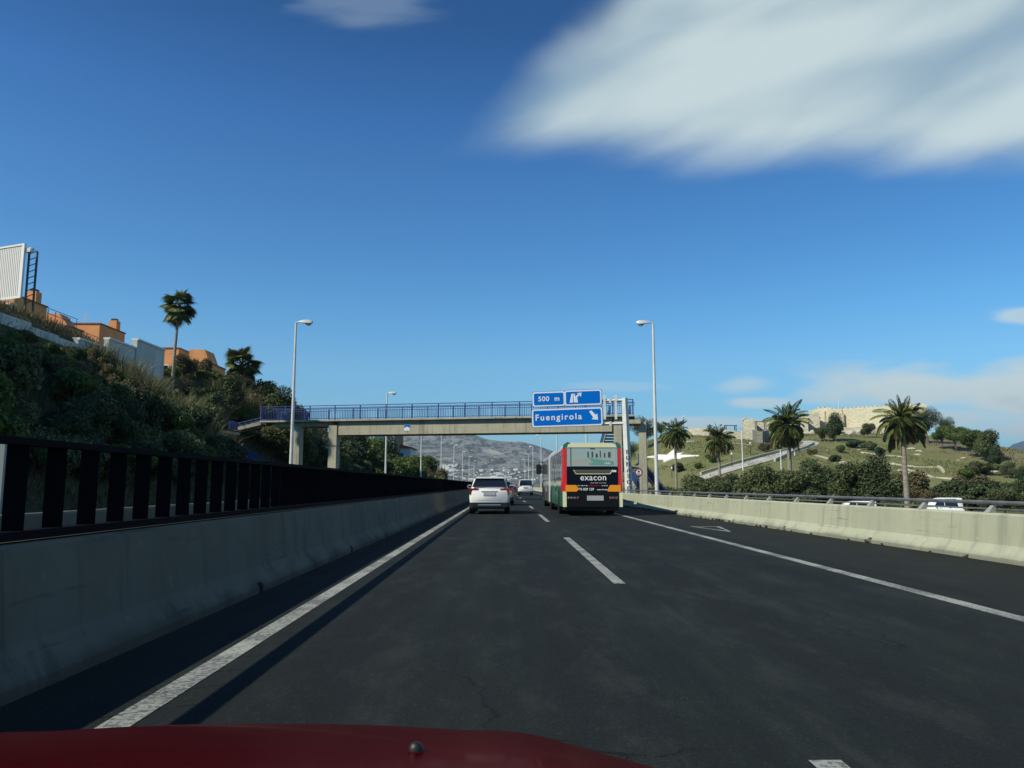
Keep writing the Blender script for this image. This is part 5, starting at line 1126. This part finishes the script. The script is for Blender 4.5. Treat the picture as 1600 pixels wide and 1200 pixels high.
# ================================================================ left ridge: white wall, terraced houses, louvred panel
ww = empty('retaining_wall', (-27.0, 41, 0)); tag(ww, 'stepped white rendered retaining wall on the left ridge', 'wall')
for Y0, Y1, zt, X in ((39.5, 43.6, 10.35, -27.0), (43.6, 46.4, 10.15, -27.0), (46.4, 48.6, 10.05, -27.0), (48.6, 52.2, 10.35, -27.05), (52.2, 56.0, 11.05, -27.0), (56.0, 60.6, 11.7, -26.9)):
    MB().box((X+27.0, (Y0+Y1)/2-41, zt-2.5), (.35, Y1-Y0-.01, 5.0)).build('wall_panel', WHITEWALL, ww)
    if Y1 > 52: MB().box((X+27.0, (Y0+Y1)/2-41, zt+.06), (.5, Y1-Y0-.012, .12)).build('coping', mat('coping_white', (0.72, 0.72, 0.68), .8), ww)
MB().box((-.9, 60.6-41+.1, 11.7-2.5), (2.0, .2, 5.0)).build('wall_panel', WHITEWALL, ww)
MB().box((-1.7, 55.85-41, 11.3-2.5), (3.4, .25, 5.0)).build('wall_panel', WHITEWALL, ww)
ORNG = mat('orange_render', (0.72, 0.31, 0.115), .85, var=.12, scale=.8); BRWN = mat('brown_render', (0.27, 0.115, 0.06), .85, var=.15, scale=.8); ROOF = mat('roof_tile', (0.30, 0.12, 0.06), .85, var=.3, scale=5)
def terrace_house(label, X, Y0, Y1, zt, W, gable=0.0, chimney=True, railing=True):
    zb = tz(X, (Y0+Y1)/2)-1.0; r = empty('terraced_house', (X, Y0, zb)); tag(r, label, 'house', 'terraced houses on the left ridge'); h = zt-zb; D = Y1-Y0
    MB().box((-W/2, D/2, h/2), (W, D, h)).build('wall', ORNG, r)
    MB().box((-W/2, D/2, h+.06), (W+.16, D+.16, .12)).build('parapet_cap', ROOF, r)
    if gable: MB().prism([(-W, h+.12), (0, h+.12), (-W*.25, h+gable), (-W, h+gable)], 'y', .05, D*.55).build('stair_gable', ORNG, r)
    if chimney: 
        c = MB().box((-.5, D*.75, h+.6), (.8, .8, 1.0)).build('chimney', ORNG, r); MB().box((-.5, D*.75, h+1.2), (.5, .5, .24)).build('chimney_cap', BLACK, c)
    for k in range(2):
        f = MB().box((.02, D*(.3+.4*k), h*.55), (.06, min(1.2, D*.25), 1.3)).build('window', SIGNWHITE, r); MB().box((.055, D*(.3+.4*k), h*.55), (.02, min(1.0, D*.21), 1.1)).build('pane', GLASS, f)
    f = MB().box((-W*.5, -.02, h*.55), (W*.3, .06, 1.3)).build('window', SIGNWHITE, r); MB().box((-W*.5, -.055, h*.55), (W*.25, .02, 1.1)).build('pane', GLASS, f)
    MB().tube([(-W*.7, D*.5, h), (-W*.7, D*.5, h+1.6)], .025, 5).build('aerial_mast', GALV, r)
    for q_ in range(4): MB().tube([(-W*.7-.35+.05*q_, D*.5, h+1.0+.17*q_), (-W*.7+.35-.05*q_, D*.5, h+1.0+.17*q_)], .012, 4).build('aerial_rod', GALV, r)
    MB().box((-W*.5, -.012, h*.30), (W+.02, .03, .12)).build('string_course', BRWN, r)
    if railing:
        for z in (.45, .9): MB().tube([(0, D+.1, h-.9+z), (0, D+5.0, h-.9+z)], .03, 5).build('terrace_rail', BLUE, r)
        for k in range(5): MB().box((0, D+.2+1.15*k, h-.6), (.05, .05, 1.0)).build('rail_post', BLUE, r)
        MB().box((-W*.5, D+2.6, (h-1.2)/2), (W-.3, 5.1, h-1.2)).build('terrace', BRWN, r)
    return r
terrace_house('brown walled house at the foot of the white louvred panel', -40, 62.5, 67.0, 16.6, 4.2)
terrace_house('orange house with a sloping stair gable next to the brown house', -40.2, 70.6, 73.4, 15.7, 3.4, 1.2, False)
terrace_house('orange house with a tall chimney block in the middle of the ridge', -40, 75.9, 81.0, 17.0, 4, 0, True, False)
terrace_house('small orange house by the foot of the lone fan palm', -37, 87.5, 92.0, 16.6, 3, 0, False, False)
terrace_house('orange end house with a sloped roof edge, nearest the bridge', -32.0, 83.5, 88.5, 14.3, 2.2, 1.5, False, False)
# louvred panel
lv = empty('louvred_panel', (px_x(4, 50), 50, 0), R(-22)); tag(lv, 'tall white louvred panel on steel legs at the left picture edge', 'panel')
z0, z1 = z_at(465, 50), z_at(376, 50); x0, x1 = -2.6, 0.92
TRUSS = mat('truss_green', (0.07, 0.09, 0.08), .6); LW = mat('panel_white', (0.80, 0.80, 0.76), .6)
for a, b_, c_, d_ in ((x0, x1, z1-.12, z1), (x0, x1, z0, z0+.12), (x1-.2, x1, z0+.121, z1-.121), (x0, x0+.2, z0+.121, z1-.121)): MB().box(((a+b_)/2, 0, (c_+d_)/2), (b_-a, .14, d_-c_)).build('frame', LW, lv)
sm_ = MB().box((0, 0, 0), (.11, .05, z1-z0-.26)).mesh('slat', LW)
for k in range(18): obj('slat', sm_, None, lv, (x0+.30+(x1-x0-.6)*k/17.0, 0, (z0+z1)/2))
MB().box(((x0+x1)/2, .16, (z0+z1)/2), (x1-x0-.3, .03, z1-z0-.3)).build('backing', BLACK, lv)
tzv = tz(px_x(20, 50), 50)
for x in (x0+.3, x1-.06):
    for y in (.35, .9): MB().box((x, y, (tzv+z1-.3)/2), (.10, .10, z1-.3-tzv)).build('leg', TRUSS, lv)
for k in range(9):
    z = tzv+1.2+(z1-tzv-1.8)*k/8.0; MB().tube([(x1-.06, .35, z), (x1-.06, .9, z+.35)], .03, 5).build('brace', TRUSS, lv)
MB().box((x1+.22, .2, z1-.45), (.5, .3, .34)).build('floodlight', GALV, lv, bevel=.05)
MB().box((x0+1.6, .1, z0-.35), (2.2, .5, .18)).build('ledge', LW, lv)
# houses seen under the bridge
def far_house(name, label, px0, px1, ytop, Y, D, m, roof=None, win=None):
    a, b_ = px_x(px0, Y), px_x(px1, Y); zt = z_at(ytop, Y); zb = tz((a+b_)/2, Y)-1; r = empty(name, ((a+b_)/2, Y, zb)); tag(r, label, 'house'); h = zt-zb; W = b_-a
    MB().box((0, D/2, h/2), (W, D, h)).build('wall', m, r)
    if roof: 
        rf = MB().prism([(-W/2-.4, h), (W/2+.4, h), (W/2+.4, h+.15), (-W*.1, h+W*.22), (-W/2-.4, h+W*.22)], 'y', -.4, D+.4).build('roof', roof, r)
        MB().box((-W*.1, D*.3, h+W*.2+.6), (.9, .9, 2.0)).build('chimney', ORNG, rf)
    for x, z, w_, hh in win or ():
        f = MB().box((x*W, -.03, h-z), (w_, .08, hh)).build('window', SIGNWHITE, r); MB().box((x*W, -.075, h-z), (w_-.25, .02, hh-.25)).build('pane', mat('sky_glass', (0.05, 0.15, 0.22), .08, spec=.9), f)
    return r
far_house('apartment_building', 'brown building with blue windows under the bridge, left of the red roof', 562, 617, 664, 150, 12, mat('brown_wall', (0.20, 0.145, 0.10), .85, var=.15, scale=.5), None, [(.10, 2.8, 2.6, 2.2), (.38, 2.8, 1.3, 2.2), (-.25, 2.4, .9, 1.5)])
far_house('red_roofed_house', 'white house with a red tiled roof under the bridge', 612, 642, 701, 158, 9, mat('white_wall', (0.60, 0.60, 0.60), .85), ROOF, [(.05, 1.4, 1.0, 1.2)])

# grass tufts over the castle hill
rg = np.random.default_rng(6); n = 70000; px_ = rg.uniform(25, 190, n); py_ = 120+rg.random(n)*165; pz_ = terrain(px_, py_); keep = vnoise(px_/7.0, py_/9.0, 3) > .55; px_, py_, pz_ = px_[keep], py_[keep], pz_[keep]; n = len(px_)
h_ = rg.uniform(.15, .6, n); a_ = rg.uniform(0, 6.283, n); w_ = rg.uniform(.08, .2, n)
v_ = np.stack([np.stack([px_-np.cos(a_)*w_, py_-np.sin(a_)*w_, pz_], 1), np.stack([px_+np.cos(a_)*w_, py_+np.sin(a_)*w_, pz_], 1), np.stack([px_+rg.normal(size=n)*.15, py_+rg.normal(size=n)*.15, pz_+h_], 1)], 1).reshape(-1, 3)
tag(obj('hill_grass', np_mesh('hill_grass', v_, np.arange(n*3).reshape(-1, 3), mat('hill_grass', (0.15, 0.17, 0.06), .8, col2=(0.20, 0.19, 0.08), scale=.15, island=.35, transl=.2, spec=.2))), 'short tufted grass covering the castle hill', 'grass', kind='stuff')
rnd = random.Random(77)
for i in range(26):
    p = hit(rnd.uniform(1290, 1560), rnd.uniform(700, 752), 110); o = obj('boulder', RK[i % 4], None, None, (p.x, p.y, p.z+.1), rnd.uniform(0, 6)); s = rnd.uniform(.3, .8); o.scale = (s*1.6, s, s*.8); tag(o, 'pale loose boulder on the castle hill slope', 'boulder', 'boulders on the castle hill')
